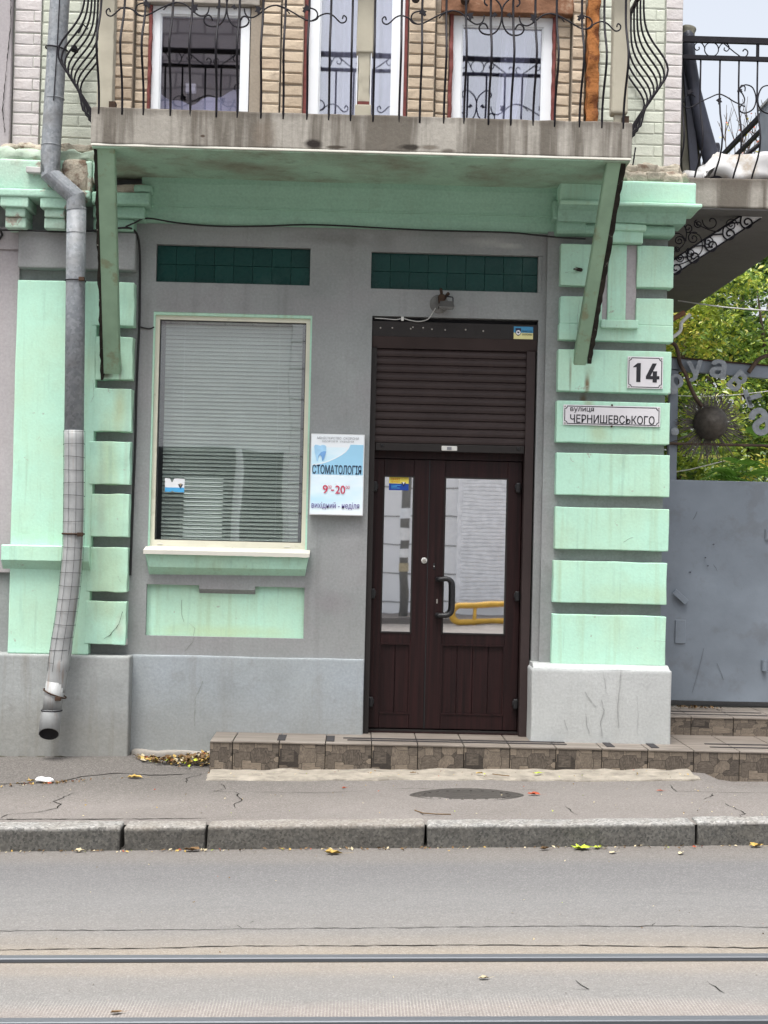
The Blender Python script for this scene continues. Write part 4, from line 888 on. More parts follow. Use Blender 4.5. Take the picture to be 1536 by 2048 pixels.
SCM = [sc_mesh(WAVE), sc_mesh(LOOP), sc_mesh(CSC, .0055), sc_mesh(TWIG, .004)]
lf_b = MB(); lp_ = [(0, 0), (.02, .012), (.035, .005), (.042, .02), (.028, .028), (.03, .04), (.012, .034), (-.004, .045), (-.006, .02)]
lf_b.prism([(x, z) for x, z in lp_], -.004, .004); leaf_me = lf_b.mesh('iron_leaf', 'black_iron', False, True)
topc = sc_mesh(spiral(0, 0, .048, .048, 0, 1, 20), .004, 'ring'); tops = sc_mesh([(.0, .0), (-.02, .035), (-.055, .04), (-.075, .012), (-.06, -.012), (-.04, -.004), (-.042, .012)], .004)
diag = sc_mesh([(-.10, .045), (.02, -.045), (.06, -.04), (.07, -.01), (.05, .008), (.035, -.008)], .0045)
for cx in (-.8705, .8354):
    for s_ in (1, -1):
        for me in SCM: link('scroll', me, bal, (cx, fy-.012, 0), None, (s_, 1, 1))
        link('iron_leaf', leaf_me, bal, (cx-s_*.515, fy-.02, 4.845), (0, s_*.6, 0), (s_, 1, 1)); link('iron_leaf', leaf_me, bal, (cx-s_*.22, fy-.02, 4.85), (0, s_*1.4, 0), (s_, 1, 1)); link('iron_leaf', leaf_me, bal, (cx-s_*.05, fy-.02, 4.87), (0, s_*2.4, 0), (s_*.7, 1, .7))
    for dx in (-.56, 0, .56):
        link('ring', topc, bal, (cx+dx, fy, 5.145))
        for s_ in (1, -1): link('scroll', tops, bal, (cx+dx-s_*.05, fy, 5.145), None, (s_, 1, 1)); link('scroll', diag, bal, (cx+dx+s_*.2, fy, 5.145), None, (s_, 1, 1))
# painted posts of the balcony
ragged('post', 'post_beige', bal, -1.672, -1.575, -.83, -.73, 4.21, 5.9, .003, 11)
pm = MB(); pm.rbox(-.062, .043, -.84, -.74, 4.62, 5.9, r=.008, seg=.08, amp=.003, freq=6)
pm.rbox(-.052, .028, -.83, -.75, 4.30, 4.64, r=.014, seg=.02, amp=.008, freq=14); pm.rbox(-.064, .038, -.845, -.735, 4.19, 4.292, r=.005); pm.build('post', 'post_beige', bal, smooth=True)
b = MB(); b.box(-.058, -.052, -.835, -.75, 4.28, 4.60); b.box(.028, .034, -.835, -.75, 4.28, 4.63); b.build('post_edge', 'white_frame', bal); box('post_rust', 'redbrown', bal, -.048, .024, -.842, -.76, 4.292, 4.312)
pm = MB(); pm.rbox(1.545, 1.648, -.83, -.73, 4.285, 5.9, r=.014, seg=.08, amp=.004, freq=6); pm.rbox(1.565, 1.625, -.81, -.75, 4.19, 4.295, r=.008, seg=.02, amp=.006, freq=15); pm.build('post', 'post_beige', bal, smooth=True)
for x in (-1.60, 1.60): box('post_shoe', 'rust_iron', bal, x+.01, x+.05, -.86, -.80, 4.205, 4.262)
b = MB(); b.tube([(-1.80, -.5, 4.83), (-1.83, -.5, 4.86), (-1.86, -.5, 4.80)], .006, 6); b.rbox(-1.90, -1.86, -.55, -.49, 4.675, 4.715, r=.008, amp=.008, freq=30); b.build('iron_leaf', 'black_iron', bal)

# ---- balcony on the side front
b = MB().rbox(2.10, 3.22, -.02, 4.5, 3.898, 4.10, r=.010, seg=.08, amp=.004, freq=5); sb = b.build('balcony', 'slab_side', bld, smooth=True)
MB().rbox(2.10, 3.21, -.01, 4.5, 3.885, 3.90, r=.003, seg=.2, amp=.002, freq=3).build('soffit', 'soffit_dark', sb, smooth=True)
ry = .015
for z, h in ((5.057, .020), (4.933, .014)): MB().box(2.165, 3.2, ry-.015, ry+.015, z-h, z+h).build('rail', 'black_iron', sb); MB().box(3.17, 3.20, ry+.015, 4.4, z-h, z+h).build('rail', 'black_iron', sb)
MB().box(2.674, 2.692, ry-.01, ry+.01, 4.945, 5.04).build('rail_stile', 'black_iron', sb)
zz2 = [4.07, 4.10, 4.14, 4.18, 4.23, 4.29, 4.36, 4.44, 4.54, 4.66, 4.80, 4.93]
def belly2(z): t = (z-4.10)/.85; return .11*math.exp(-((t-.30)/.2)**2)
b2_me = MB().tube([(-.028*math.exp(-((z-4.10)/.10)**2), ry-belly2(z) if z > 4.1 else ry, z) for z in zz2], .0062, 7).mesh('baluster', 'black_iron', True)
for x in (2.165, 2.292, 2.425, 2.556, 2.684, 2.82, 2.95, 3.08): link('baluster', b2_me, sb, (x, 0, 0))
link('ring', topc, sb, (2.365, ry, 4.992)); link('scroll', tops, sb, (2.320, ry, 4.995), None, (1, 1, 1.0)); link('scroll', tops, sb, (2.412, ry, 4.995), None, (-1, 1, 1)); link('scroll', diag, sb, (2.545, ry, 4.993))
def iron(pts, parent, y, r=.0045, nm='scroll'): return MB().tube([(p.x, y, p.y) for p in smooth_curve([(a, c, 0) for a, c in pts], 4)], r, 6).build(nm, 'black_iron', parent, smooth=True)
iron([(2.18, 4.62), (2.19, 4.66), (2.23, 4.68), (2.26, 4.66)], sb, ry); iron([(2.17, 4.64), (2.175, 4.60), (2.22, 4.585), (2.30, 4.63), (2.36, 4.66), (2.42, 4.685), (2.47, 4.67), (2.53, 4.635), (2.58, 4.62), (2.60, 4.65), (2.585, 4.69), (2.565, 4.715), (2.575, 4.75), (2.60, 4.74), (2.60, 4.71)], sb, ry)
for s_ in (1, -1): iron([(2.684+s_*(-.08), 4.605), (2.684+s_*(-.11), 4.61), (2.684+s_*(-.115), 4.575), (2.684+s_*(-.08), 4.56), (2.684+s_*(-.025), 4.59), (2.684+s_*(-.006), 4.66), (2.684+s_*(-.03), 4.735), (2.684+s_*(-.08), 4.755), (2.684+s_*(-.115), 4.735)], sb, ry, .005)
link('iron_leaf', leaf_me, sb, (2.545, ry-.01, 4.70), (0, .4, 0), (.8, 1, .8)); link('iron_leaf', leaf_me, sb, (2.40, ry-.01, 4.64), (0, 1.2, 0), (.9, 1, .9)); link('iron_leaf', leaf_me, sb, (2.215, ry-.01, 4.67), (0, -.4, 0), (.9, 1, .9))
# ornate scroll bracket under it
yb = .16
st0, st1 = Vector((2.10, 3.435)), Vector((2.76, 3.885))
dv = (st1-st0).normalized(); nv = Vector((-dv.y, dv.x))
pol = [st0-nv*.012, st1-nv*.012+dv*.02, st1+nv*.075, st0+nv*.075]
MB().prism([(p.x, p.y) for p in pol], yb+.02, yb+.05).build('bracket_plate', 'opp_white', sb, fixn=True)
for off in (-.014, .077): p, q = st0+nv*off, st1+nv*off; MB().tube([(p.x, yb+.01, p.y), (q.x, yb+.01, q.y)], .006, 6).build('bracket_bar', 'black_iron', sb)
for i in range(5):
    c = st0+dv*(.10+.148*i)+nv*.015
    sp = spiral(c.x+.01, c.y+.004, .052, .010, 2.2, 1.5, 30)
    tail = [(c.x-.042+.13*dv.x*0+t_[0], c.y+t_[1]) for t_ in ()]
    a = c+dv*.115+nv*.025
    pts = [(a.x, a.y), ((c+dv*.06+nv*.055).x, (c+dv*.06+nv*.055).y), ((c+nv*.058).x, (c+nv*.058).y)] + sp[2:]
    MB().tube([(x, yb+.005, z) for x, z in pts], .006, 6).build('scroll', 'black_iron', sb, smooth=True)
for (cx, cz, r0, a0, tn) in ((2.20, 3.70, .035, 0, 1.6), (2.28, 3.62, .035, 2, 1.7), (2.30, 3.72, .045, 1, 1.5), (2.40, 3.70, .045, 4, 1.7), (2.42, 3.84, .062, 3, 1.05), (2.56, 3.82, .045, 0, 2.0), (2.21, 3.58, .03, 3, 1.6), (2.33, 3.82, .03, 2, 1.6), (2.26, 3.79, .03, 5, 1.3), (2.19, 3.64, .02, 2, 1.5)):
    MB().tube([(x, yb, z) for x, z in spiral(cx, cz, r0, .006, a0, tn, 30)], .0042, 6).build('scroll', 'black_iron', sb, smooth=True)
for pts in ([(2.12, 3.60), (2.22, 3.66), (2.25, 3.76), (2.20, 3.86)], [(2.25, 3.76), (2.34, 3.74), (2.36, 3.64), (2.30, 3.57)], [(2.12, 3.74), (2.2, 3.75), (2.25, 3.70)], [(2.30, 3.84), (2.36, 3.80), (2.46, 3.77), (2.50, 3.80)], [(2.12, 3.52), (2.22, 3.54), (2.34, 3.60)]):
    iron(pts, sb, yb, .004)
MB().box(2.10, 2.115, yb-.01, yb+.02, 3.40, 3.88).build('bracket_bar', 'black_iron', sb)

# things kept on the side balcony
bn = thing('leaning_bundle', 'dark tarpaulin and boards leaning in the corner of the right balcony', 'bundle', (2.3, .25, 4.1))
for k, (xt, xb, w, mt, y) in enumerate(((2.20, 2.26, .040, 'board_grey', .18), (2.23, 2.33, .035, 'board_grey', .21), (2.215, 2.30, .03, 'tarp_dark', .15), (2.19, 2.22, .03, 'tarp_dark', .24))):
    b = MB(); T, F = Vector((xt, y, 5.09-.02*k)), Vector((xb, y, 4.10)); b.rbox(-w, w, -.014, .014, 0, 1, r=.004, seg=None); b.v = [tuple(T.lerp(F, 1-z)+Vector((x, yy, 0))) for x, yy, z in b.v]; b.build('board' if mt == 'board_grey' else 'tarpaulin_fold', mt, bn)
b = MB(); b.tube([(2.215, .13, 5.19), (2.225, .13, 5.12), (2.24, .13, 4.98), (2.28, .13, 4.72), (2.34, .13, 4.48), (2.40, .13, 4.28), (2.44, .13, 4.12)], [.02, .045, .05, .045, .05, .06, .065], 12); b.wobble(.02, 9); b.build('tarpaulin_roll', 'tarp_dark', bn, smooth=True)
b = MB().rbox(2.185, 2.275, .10, .18, 5.10, 5.19, r=.02, seg=.02, amp=.015, freq=18); b.build('tarpaulin_end', 'board_grey', bn, smooth=True)
b = MB().rbox(2.395, 2.475, .12, .22, 4.25, 4.38, r=.02, seg=.02, amp=.018, freq=16); b.build('dark_sack', 'tarp_dark', bn, smooth=True)
ps = thing('stacked_panel', 'white ribbed plastic panels standing in the corner behind the dark bundle', 'panel', (2.2, .3, 4.1))
for k in range(3): b = MB(); b.prism([(2.165+.028*k, 4.09), (2.19+.028*k, 4.09), (2.165+.012*k, 4.62-.04*k), (2.158+.008*k, 4.62-.04*k)], .27+.02*k, .285+.02*k); b.build('panel_sheet', 'panel_pale', ps, fixn=True)
b = MB().rbox(2.30, 3.15, .04, .40, 4.095, 4.30, r=.06, seg=.016, amp=.045, freq=6.5); b.v = [(x, y, max(z, 4.098)+(-.09 if x < 2.38 and z > 4.2 else 0)) for x, y, z in b.v]
tag(b.build('plastic_sheet', 'tarp_white', smooth=True), 'crumpled white plastic sheet lying along the right balcony floor', 'plastic sheet')
b = MB().rbox(2.19, 2.36, .05, .25, 4.095, 4.17, r=.03, seg=.02, amp=.02, freq=12); tag(b.build('plastic_bag', 'tarp_white', smooth=True), 'small crumpled white plastic bag at the corner of the right balcony', 'plastic bag')
cb = thing('pale_cabinet', 'pale blue grey box standing at the right edge of the side balcony', 'cabinet', (3.09, .9, 4.1))
MB().rbox(2.995, 3.19, .8, 1.1, 4.1, 4.90, r=.01).build('body', 'cabinet_blue', cb); box('lid', 'panel_pale', cb, 2.985, 3.195, .79, 1.11, 4.90, 4.92); MB().tube([(2.99, .79, 4.62), (3.08, .78, 4.64), (3.19, .78, 4.62)], .006, 6).build('strap', 'black_plastic', cb)
srl = thing('stair_railing', 'dark iron railing of a stair sloping up behind the right balcony', 'railing', (2.9, 1.4, 4.1))
for dz, r_ in ((0, .018), (-.10, .012)): MB().tube([(2.55, 1.3, 4.28+dz), (3.15, 1.3, 4.78+dz)], r_, 8).build('rail', 'black_iron', srl)
for k in range(9): x = 2.60+.055*k; MB().tube([(x, 1.3, 4.1), (x, 1.3, 4.22+.83*(x-2.6)-.06+.04)], .007, 6).build('baluster', 'black_iron', srl)

# ---- porch steps faced with stone-look tiles
t_r = MB().rbox(-.5, .5, -.5, .5, -.5, .5, r=.012); riser_me = t_r.mesh('riser_tile', 'riser_tile')
def steps(name, label, x0, x1, yf, yb_, zt, zbot, zslope, off, cat='step'):
    o = thing(name, label, cat, ((x0+x1)/2, yf, zbot))
    box('core', 'bracket_dark', o, x0+.012, x1-.012, yf+.012, yb_, -.2, zt-.012)
    xs = [x0] + [x for x in [off+.2985*k for k in range(-12, 14)] if x0+.03 < x < x1-.03] + [x1]
    for i in range(len(xs)-1):
        a, c = xs[i]+.003, xs[i+1]-.003
        link('riser_tile', riser_me, o, ((a+c)/2, yf+.006, (zt-.012+zbot)/2), None, (c-a, .012, zt-.012-zbot))
        MB().rbox(a, c, yf-.006, yb_, zt-.012, zt, r=.003).build('tread_tile', 'tread_tile', o)
    return o
s1 = steps('tiled_step', 'low stone-look tiled step running along the wall under the brown door', -.905, 3.4, -.45, .30, .262, -.02, SL, -.757)
b = MB().box(-.905, -.893, -.438, .0, .0, .25); b.build('end_tile', 'riser_tile', s1)
for x in (-.45, -.13, 1.70, 1.99): box('grip_strip', 'grip_strip', s1, x-.026, x+.026, -.39, -.14, .2625, .2665)
for y in (-.31, -.22): box('grip_strip', 'grip_strip', s1, -.02+abs(y+.31)*-.3, 1.42, y-.016, y+.016, .2625, .2665)
for y in (-.30, -.15): box('grip_strip', 'grip_strip', s1, 2.37, 3.3, y-.012, y+.012, .2625, .2665)
s2 = steps('tiled_step', 'upper stone-look tiled step in front of the grey gate', 2.14, 3.4, .30, 1.05, .392, .26, SL, 2.38)
for y in (.42, .58): box('grip_strip', 'grip_strip', s2, 2.14, 2.95, y-.010, y+.010, .3925, .3960)
b = MB().rbox(-.90, 2.20, -.80, -.43, -.05, .0, r=.014, seg=.03, amp=.011, freq=9)
b.v = [(x, y+(.03*noise.noise(Vector((x*3, 0, 7)))+.02*noise.noise(Vector((x*13, 0, 2))) if y < -.6 else 0), z+SL*x+.090+(.004 if y > -.6 else 0)) for x, y, z in b.v]
tag(b.build('concrete_strip', 'step_strip', smooth=True), 'pale rough concrete strip between the tiled step and the asphalt', 'concrete strip')
b = MB().rbox(2.16, 2.40, -.72, -.44, -.02, .10, r=.04, seg=.03, amp=.02, freq=9); b.v = [(x, y, z+SL*2.2-.02-.25*max(0, x-2.16)) for x, y, z in b.v]; b.build('asphalt_heap', 'pavement', pav, smooth=True)

# ---- gate beside the building
gate = thing('metal_gate', 'grey sheet steel gate with an iron sun and metal letters above it', 'gate', (2.8, .9, .4)); gy = .90
b = MB().rbox(2.10, 3.62, gy, gy+.04, .437, 2.073, r=.004, seg=.07); b.v = [(x, y+(.016*noise.noise(Vector((x*2.4, 0, z*2.4)))+.012*noise.noise(Vector((x*6, 3, z*6)))+.010*max(0, noise.noise(Vector((x*14, 7, z*14)))-.25) if y < gy+.01 else 0), z) for x, y, z in b.v]
b.build('sheet_panel', 'gate_grey', gate, smooth=True)
b = MB(); b.box(2.10, 2.17, gy+.045, gy+.105, .38, 3.0); b.box(2.322, 2.384, gy+.045, gy+.105, .45, 2.90); b.box(3.55, 3.62, gy+.045, gy+.1, .38, 3.0); b.build('frame_post', 'gate_grey', gate)
b = MB(); b.v = []; b.box(2.17, 3.55, gy+.045, gy+.105, 2.895, 2.985); b.v = [(x, y, z-.045*(x-2.3)/.74) for x, y, z in b.v]; b.build('top_beam', 'gate_grey', gate)
b = MB(); b.box(2.17, 3.55, gy+.03, gy+.115, 2.985, 2.995); b.v = [(x, y, z-.045*(x-2.3)/.74) for x, y, z in b.v]; b.build('beam_cap', 'rust_iron', gate)
MB().tube([(2.17, gy+.02, 2.342), (3.55, gy+.02, 2.345)], .011, 8).build('cross_rod', 'gate_rust', gate)
scx, scz = 2.617, 2.50
b = MB(); b.lathe([(0, .135), (.045, .128), (.085, .105), (.112, .07), (.126, .03), (.128, 0), (.10, -.02)], (scx, gy, scz), 'Y', 28); b.wobble(.004, 18); b.build('sun_boss', 'sun_boss', gate, smooth=True)
rr = random.Random(5)
rays = MB()
for k in range(230):
    a = rr.uniform(0, 2*math.pi); L = rr.uniform(.05, .16)*(1.35 if math.sin(a) < -.3 else 1); p = []
    ph_ = rr.uniform(0, 6); am_ = rr.uniform(.006, .016)
    for i in range(6):
        t = i/5; rr_ = .115+L*t; w_ = am_*math.sin(ph_+t*6)*t; p.append((scx+math.cos(a)*rr_-math.sin(a)*w_, gy+.015+rr.uniform(-.004, .004), scz+math.sin(a)*rr_+math.cos(a)*w_))
    rays.tube(p, [.0032]*5+[.001], 4)
tag(rays.build('sun_rays', 'ray_grey', gate, smooth=True), kind='stuff')
MB().tube(smooth_curve([(2.20, gy+.01, 3.11), (2.33, gy+.01, 3.09), (2.37, gy+.01, 3.02), (2.385, gy+.01, 2.94), (2.43, gy+.01, 2.86), (2.47, gy+.01, 2.76), (2.52, gy+.01, 2.67), (2.56, gy+.01, 2.62)], 4), [.015]*29, 8).build('wavy_ray', 'gate_rust', gate, smooth=True)
MB().tube(smooth_curve([(3.06, gy+.01, 3.02), (2.98, gy+.01, 2.99), (2.93, gy+.01, 2.93), (2.90, gy+.01, 2.885)], 4), .016, 8).build('wavy_ray', 'gate_rust', gate, smooth=True)
for (ch, x, z, w, h, r_) in (('\u0440', 2.365, 2.79, .085, .13, .35), ('\u0443', 2.498, 2.885, .105, .145, .1), ('\u0430', 2.668, 2.905, .105, .13, -.12), ('\u0432', 2.815, 2.815, .085, .145, -.75), ('\u0442', 2.935, 2.70, .13, .10, 1.9), ('\u0430', 2.99, 2.52, .13, .19, .45)):
    text('letter', ch, x-w/2, x+w/2, z-h/2, z+h/2, gy-.01, 'letter_steel', gate, bold=.05, depth=.008, rot=r_)
b = MB(); b.rbox(-.06, .06, -.018, .004, -.022, .022, r=.003); c_, s_ = math.cos(-.72), math.sin(-.72); b.v = [(2.415+x*c_-z*s_, gy-.02+y, 1.205+x*s_+z*c_) for x, y, z in b.v]; b.build('latch_flap', 'gate_grey', gate)
for (x0_, z0_, x1_, z1_) in ((2.52, .50, 2.60, .83), (2.70, .72, 2.75, .60), (2.50, 1.78, 2.53, 1.84), (2.66, 1.45, 2.69, 1.40)):
    MB().tube([(x0_, gy-.012, z0_), ((x0_+x1_)/2+.004, gy-.012, (z0_+z1_)/2), (x1_, gy-.012, z1_)], .0013, 4).build('scratch', 'scratch_grey', gate)
for (x0_, z0_) in ((2.66, 1.60), (2.60, 1.50), (2.62, 1.44), (2.49, 1.39)): MB().lathe([(0, .016), (.004, .015), (.005, .0)], (x0_, gy, z0_), 'Y', 8).build('rivet_hole', 'tarp_dark', gate)
rb('lock_cover', 'gate_grey', gate, 2.385, 2.462, gy-.012, gy+.02, .86, 1.035, r=.004)
for z in (1.68, .71): MB().tube([(3.055, gy-.005, z-.04), (3.055, gy-.005, z+.04)], .02, 10).build('hinge', 'gate_grey', gate)
for (x, z, r_) in ((2.335, 2.74, .035), (2.355, 2.43, .03)): MB().lathe([(0, .012), (r_, .01), (r_, 0)], (x, gy+.0, z), 'Y', 18).build('disc', 'letter_steel', gate)
w_ = MB().tube([(2.3, 2.6, 2.18), (2.6, 2.6, 2.19), (2.85, 2.6, 2.235), (3.2, 2.6, 2.33)], .0045, 6); tag(w_.build('white_rope', 'rope_white'), 'white rope strung low behind the gate', 'rope')
tag(MB().tube(smooth_curve([(2.7, 4.5, 3.08), (3.4, 4.5, 3.06), (4.0, 4.5, 3.12), (5.0, 4.5, 3.3)], 5), .004, 5).build('yard_cable', 'cable_white'), 'thin pale cable crossing in front of the trees above the gate', 'cable')
tag(MB().tube(smooth_curve([(2.9, 3.4, 3.82), (3.5, 3.4, 3.76), (4.5, 3.4, 3.74)], 5), .0065, 6).build('service_cable', 'cable_white'), 'pale cable hanging under the far edge of the right balcony', 'cable')
tag(MB().tube(smooth_curve([(2.12, .35, 3.02), (2.2, .35, 3.05), (2.26, .35, 3.10), (2.27, .35, 3.16), (2.33, .35, 3.22)], 4), .013, 8).build('conduit', 'cable_white'), 'bent white conduit at the corner under the right balcony', 'conduit')
tag(MB().tube([(2.13, .4, 3.14), (2.30, .4, 3.24)], .02, 8).build('wooden_stick', 'lintel_wood'), 'short brown stick beside the white conduit at the corner', 'stick')

# ------------------------------------------------------------------ things on the facade
# dental sign
sx0, sx1, sz0, sz1, sy = -.312, .050, 1.736, 2.284, -.062
sg = thing('wall_sign', 'white and blue dental clinic light box sign between window and door', 'sign', (-.13, 0, 1.736))
rb('case', 'sign_frame', sg, sx0, sx1, sy, .0, sz0, sz1, r=.004); fx0, fx1, fz0, fz1 = sx0+.006, sx1-.006, sz0+.006, sz1-.006
box('print', 'sign_print', sg, fx0, fx1, sy-.0015, sy, fz0, fz1)
U = lambda u: fx0+(fx1-fx0)*u
V = lambda v: fz1-(fz1-fz0)*v
sw = [(.72, .118), (.69, .16), (.64, .205), (.56, .245), (.46, .285), (.34, .322), (.22, .35), (.10, .368), (.02, .372)]
MB().prism([(U(u), V(v)) for u, v in [(.995, .118)]+sw+[(.02, .50), (.995, .50)]], sy-.0026, sy-.0016).build('swoosh', 'sign_blue', sg, fixn=True)
MB().prism([(U(u), V(v)) for u, v in sw+[(.02, .385), (.10, .381), (.22, .363), (.34, .335), (.46, .297), (.57, .256), (.66, .212), (.715, .165), (.745, .118)]], sy-.0032, sy-.0027).build('swoosh', 'sign_pale', sg, fixn=True)
MB().prism([(U(u), V(v)) for u, v in [(.01, .50), (.30, .505), (.65, .50), (.99, .49), (.99, .60), (.6, .63), (.2, .61), (.01, .585)]], sy-.0024, sy-.0016).build('swoosh', 'sign_print', sg, fixn=True)
tooth = [(.045, .145), (.07, .128), (.11, .130), (.16, .140), (.21, .129), (.255, .132), (.28, .15), (.28, .19), (.265, .245), (.245, .29), (.225, .332), (.205, .325), (.195, .285), (.175, .262), (.15, .262), (.132, .29), (.12, .335), (.10, .33), (.085, .285), (.06, .22)]
MB().prism([(U(u), V(v)) for u, v in tooth], sy-.0045, sy-.0034).build('tooth_logo', 'tooth_light', sg, fixn=True)
MB().prism([(U(u), V(v)) for u, v in [(.125, .295), (.14, .255), (.18, .222), (.23, .208), (.279, .21), (.262, .26), (.24, .305), (.222, .333), (.206, .322), (.196, .284), (.178, .26), (.15, .26)]], sy-.0056, sy-.0047).build('tooth_logo', 'tooth_dark', sg, fixn=True)
def stx(s, u0, u1, v0, v1, mat, bold): text('lettering', s, U(u0), U(u1), V(v1), V(v0), sy-.0062, mat, sg, bold)
stx('\u041c\u0406\u041d\u0406\u0421\u0422\u0415\u0420\u0421\u0422\u0412\u041e  \u041e\u0425\u041e\u0420\u041e\u041d\u0418', .105, .90, .026, .056, 'ink_grey', .0); stx("\u0417\u0414\u041e\u0420\u041e\u0412'\u042f  \u0423\u041a\u0420\u0410\u0407\u041d\u0418", .195, .805, .064, .098, 'ink_grey', .0)
stx('\u0421\u0422\u041e\u041c\u0410\u0422\u041e\u041b\u041e\u0413\u0406\u042f', .022, .962, .380, .492, 'ink_navy', .016)
stx('9', .233, .325, .633, .737, 'ink_red', .015); stx('00', .330, .402, .636, .675, 'ink_red', .0); stx('-', .392, .448, .687, .703, 'ink_red', .0); stx('20', .475, .660, .636, .738, 'ink_red', .015); stx('00', .672, .748, .636, .675, 'ink_red', .0)
stx('\u0432\u0438\u0445\u0456\u0434\u043d\u0438\u0439 - \u043d\u0435\u0434\u0456\u043b\u044f', .022, .942, .845, .937, 'ink_violet', .004)

# number plate and street plate
def plate(name, label, x0, x1, z0, z1, y, c=.018):
    o = thing(name, label, 'sign', ((x0+x1)/2, y, z0))
    rb('plate', 'plate_white', o, x0, x1, y-.004, y, z0, z1, r=.003)
    def ring_(d, cc): return [(x0+d+cc, z0+d), (x1-d-cc, z0+d), (x1-d-cc, z0+d+cc*.4), (x1-d-cc*.4, z0+d+cc), (x1-d, z0+d+cc), (x1-d, z1-d-cc), (x1-d-cc*.4, z1-d-cc), (x1-d-cc, z1-d-cc*.4), (x1-d-cc, z1-d), (x0+d+cc, z1-d), (x0+d+cc, z1-d-cc*.4), (x0+d+cc*.4, z1-d-cc), (x0+d, z1-d-cc), (x0+d, z0+d+cc), (x0+d+cc*.4, z0+d+cc), (x0+d+cc, z0+d+cc*.4)]
    A, B2 = ring_(.007, c), ring_(.0125, c*.9); n = len(A); b = MB(); b.v = [(x, y-.0047, z) for x, z in A]+[(x, y-.0047, z) for x, z in B2]
    for i in range(n): j = (i+1) % n; b.f.append((i, j, n+j, n+i)); b.mi.append(0)
    b.build('border', 'ink_black', o)
    for x in (x0+.012, x1-.012):
        for z in (z0+.012, z1-.012): MB().lathe([(0, .009), (.005, .0085), (.0055, .004)], (x, y, z), 'Y', 10).build('screw', 'screw', o)
    return o
np_ = plate('house_number_plate', 'square white house number plate reading 14 on the green pilaster', 1.803, 2.043, 2.635, 2.850, -.137)
nz0, nz1 = 2.635, 2.850; NU = lambda u: 1.803+.240*u; NV = lambda v: nz1-.215*v
MB().prism([(NU(u), NV(v)) for u, v in [(.165, .345), (.155, .325), (.28, .205), (.37, .205), (.37, .80), (.25, .80), (.25, .325)]], -.1428, -.1418).build('numeral', 'ink_black', np_, fixn=True)
b = MB(); b.prism([(NU(u), NV(v)) for u, v in [(.52, .615), (.70, .205), (.82, .205), (.645, .615)]], -.1428, -.1418); b.prism([(NU(u), NV(v)) for u, v in [(.52, .60), (.90, .60), (.90, .70), (.52, .70)]], -.1430, -.1418); b.prism([(NU(u), NV(v)) for u, v in [(.71, .45), (.83, .45), (.83, .80), (.71, .80)]], -.1432, -.1418); b.build('numeral', 'ink_black', np_, fixn=True)
sp_ = plate('street_name_plate', 'long white street name plate on the green pilaster below the number', 1.377, 2.031, 2.379, 2.515, -.137)
text('lettering', '\u0432\u0443\u043b\u0438\u0446\u044f', 1.424, 1.582, 2.462, 2.497, -.1422, 'ink_black', sp_, .016); text('lettering', '\u0427\u0415\u0420\u041d\u0418\u0428\u0415\u0412\u0421\u042c\u041a\u041e\u0413\u041e', 1.424, 1.992, 2.394, 2.450, -.1422, 'ink_black', sp_, .022)
for z in (2.518, 2.376): box('clip', 'rust_iron', sp_, 1.698, 1.710, -.143, -.136, z-.006, z+.006)

# stickers
def sticker(name, label, x0, x1, z0, z1, y, top, bot, split):
    o = thing(name, label, 'sticker', ((x0+x1)/2, y, z0)); zm = z1-(z1-z0)*split
    box('upper_field', top, o, x0, x1, y-.001, y, zm, z1); box('lower_field', bot, o, x0, x1, y-.001, y, z0, zm); return o
k = sticker('security_sticker', 'blue over yellow security sticker with a shield on the shutter box', 1.048, 1.180, 2.968, 3.053, .012, 'sticker_blue', 'sticker_pale', .5)
shd = [(1.060, 3.042), (1.098, 3.042), (1.098, 3.006), (1.090, 2.996), (1.079, 2.988), (1.068, 2.996), (1.060, 3.006)]
MB().prism(shd[::-1], .0095, .0105).build('shield', 'ink_navy', k, fixn=True); MB().lathe([(0, .0045), (.0155, .004), (.0155, .0015)], (1.079, .012, 3.012), 'Y', 18).build('shield_disc', 'sticker_white', k)
MB().prism([(1.069, 3.018), (1.089, 3.018), (1.084, 3.010), (1.079, 3.005), (1.074, 3.010)], .0065, .0072).build('shield_mark', 'ink_navy', k, fixn=True)
text('lettering', "\u041e\u0411'\u0404\u041a\u0422 \u041f\u0406\u0414", 1.106, 1.174, 3.013, 3.027, .0102, 'ink_navy', k, .02); text('lettering', '\u041e\u0425\u041e\u0420\u041e\u041d\u041e\u042e', 1.106, 1.174, 2.993, 3.006, .0102, 'ink_black', k, .02)
k = sticker('security_sticker', 'yellow over deep blue security sticker on the left door pane', .225, .360, 1.922, 2.018-.004, .1425, 'sticker_yellow', 'sticker_deep', .5)
text('lettering', "\u041e\u0411'\u0404\u041a\u0422", .240, .300, 1.990, 2.004, .1405, 'ink_orange', k, .02); text('lettering', '\u043f\u0456\u0434 \u043e\u0445\u043e\u0440\u043e\u043d\u043e\u044e', .240, .300, 1.974, 1.985, .1405, 'ink_orange', k, .01)
MB().prism([(.308, 1.976), (.318, 1.976), (.325, 1.962), (.332, 1.976), (.342, 1.976), (.325, 1.945)], .1395, .1405).build('shield', 'ink_navy', k, fixn=True); MB().prism([(.318, 1.979), (.332, 1.979), (.325, 1.960)], .1385, .1392).build('shield_mark', 'sticker_white', k, fixn=True)
for z, w in ((1.956, .065), (1.947, .04), (1.937, .06)): box('print_line', 'sticker_cyan', k, .240, .240+w, .1400, .1412, z-.002, z+.002)
k = thing('window_sticker', 'torn white and light blue sticker low on the left of the window glass', 'sticker', (-1.23, .058, 1.87))
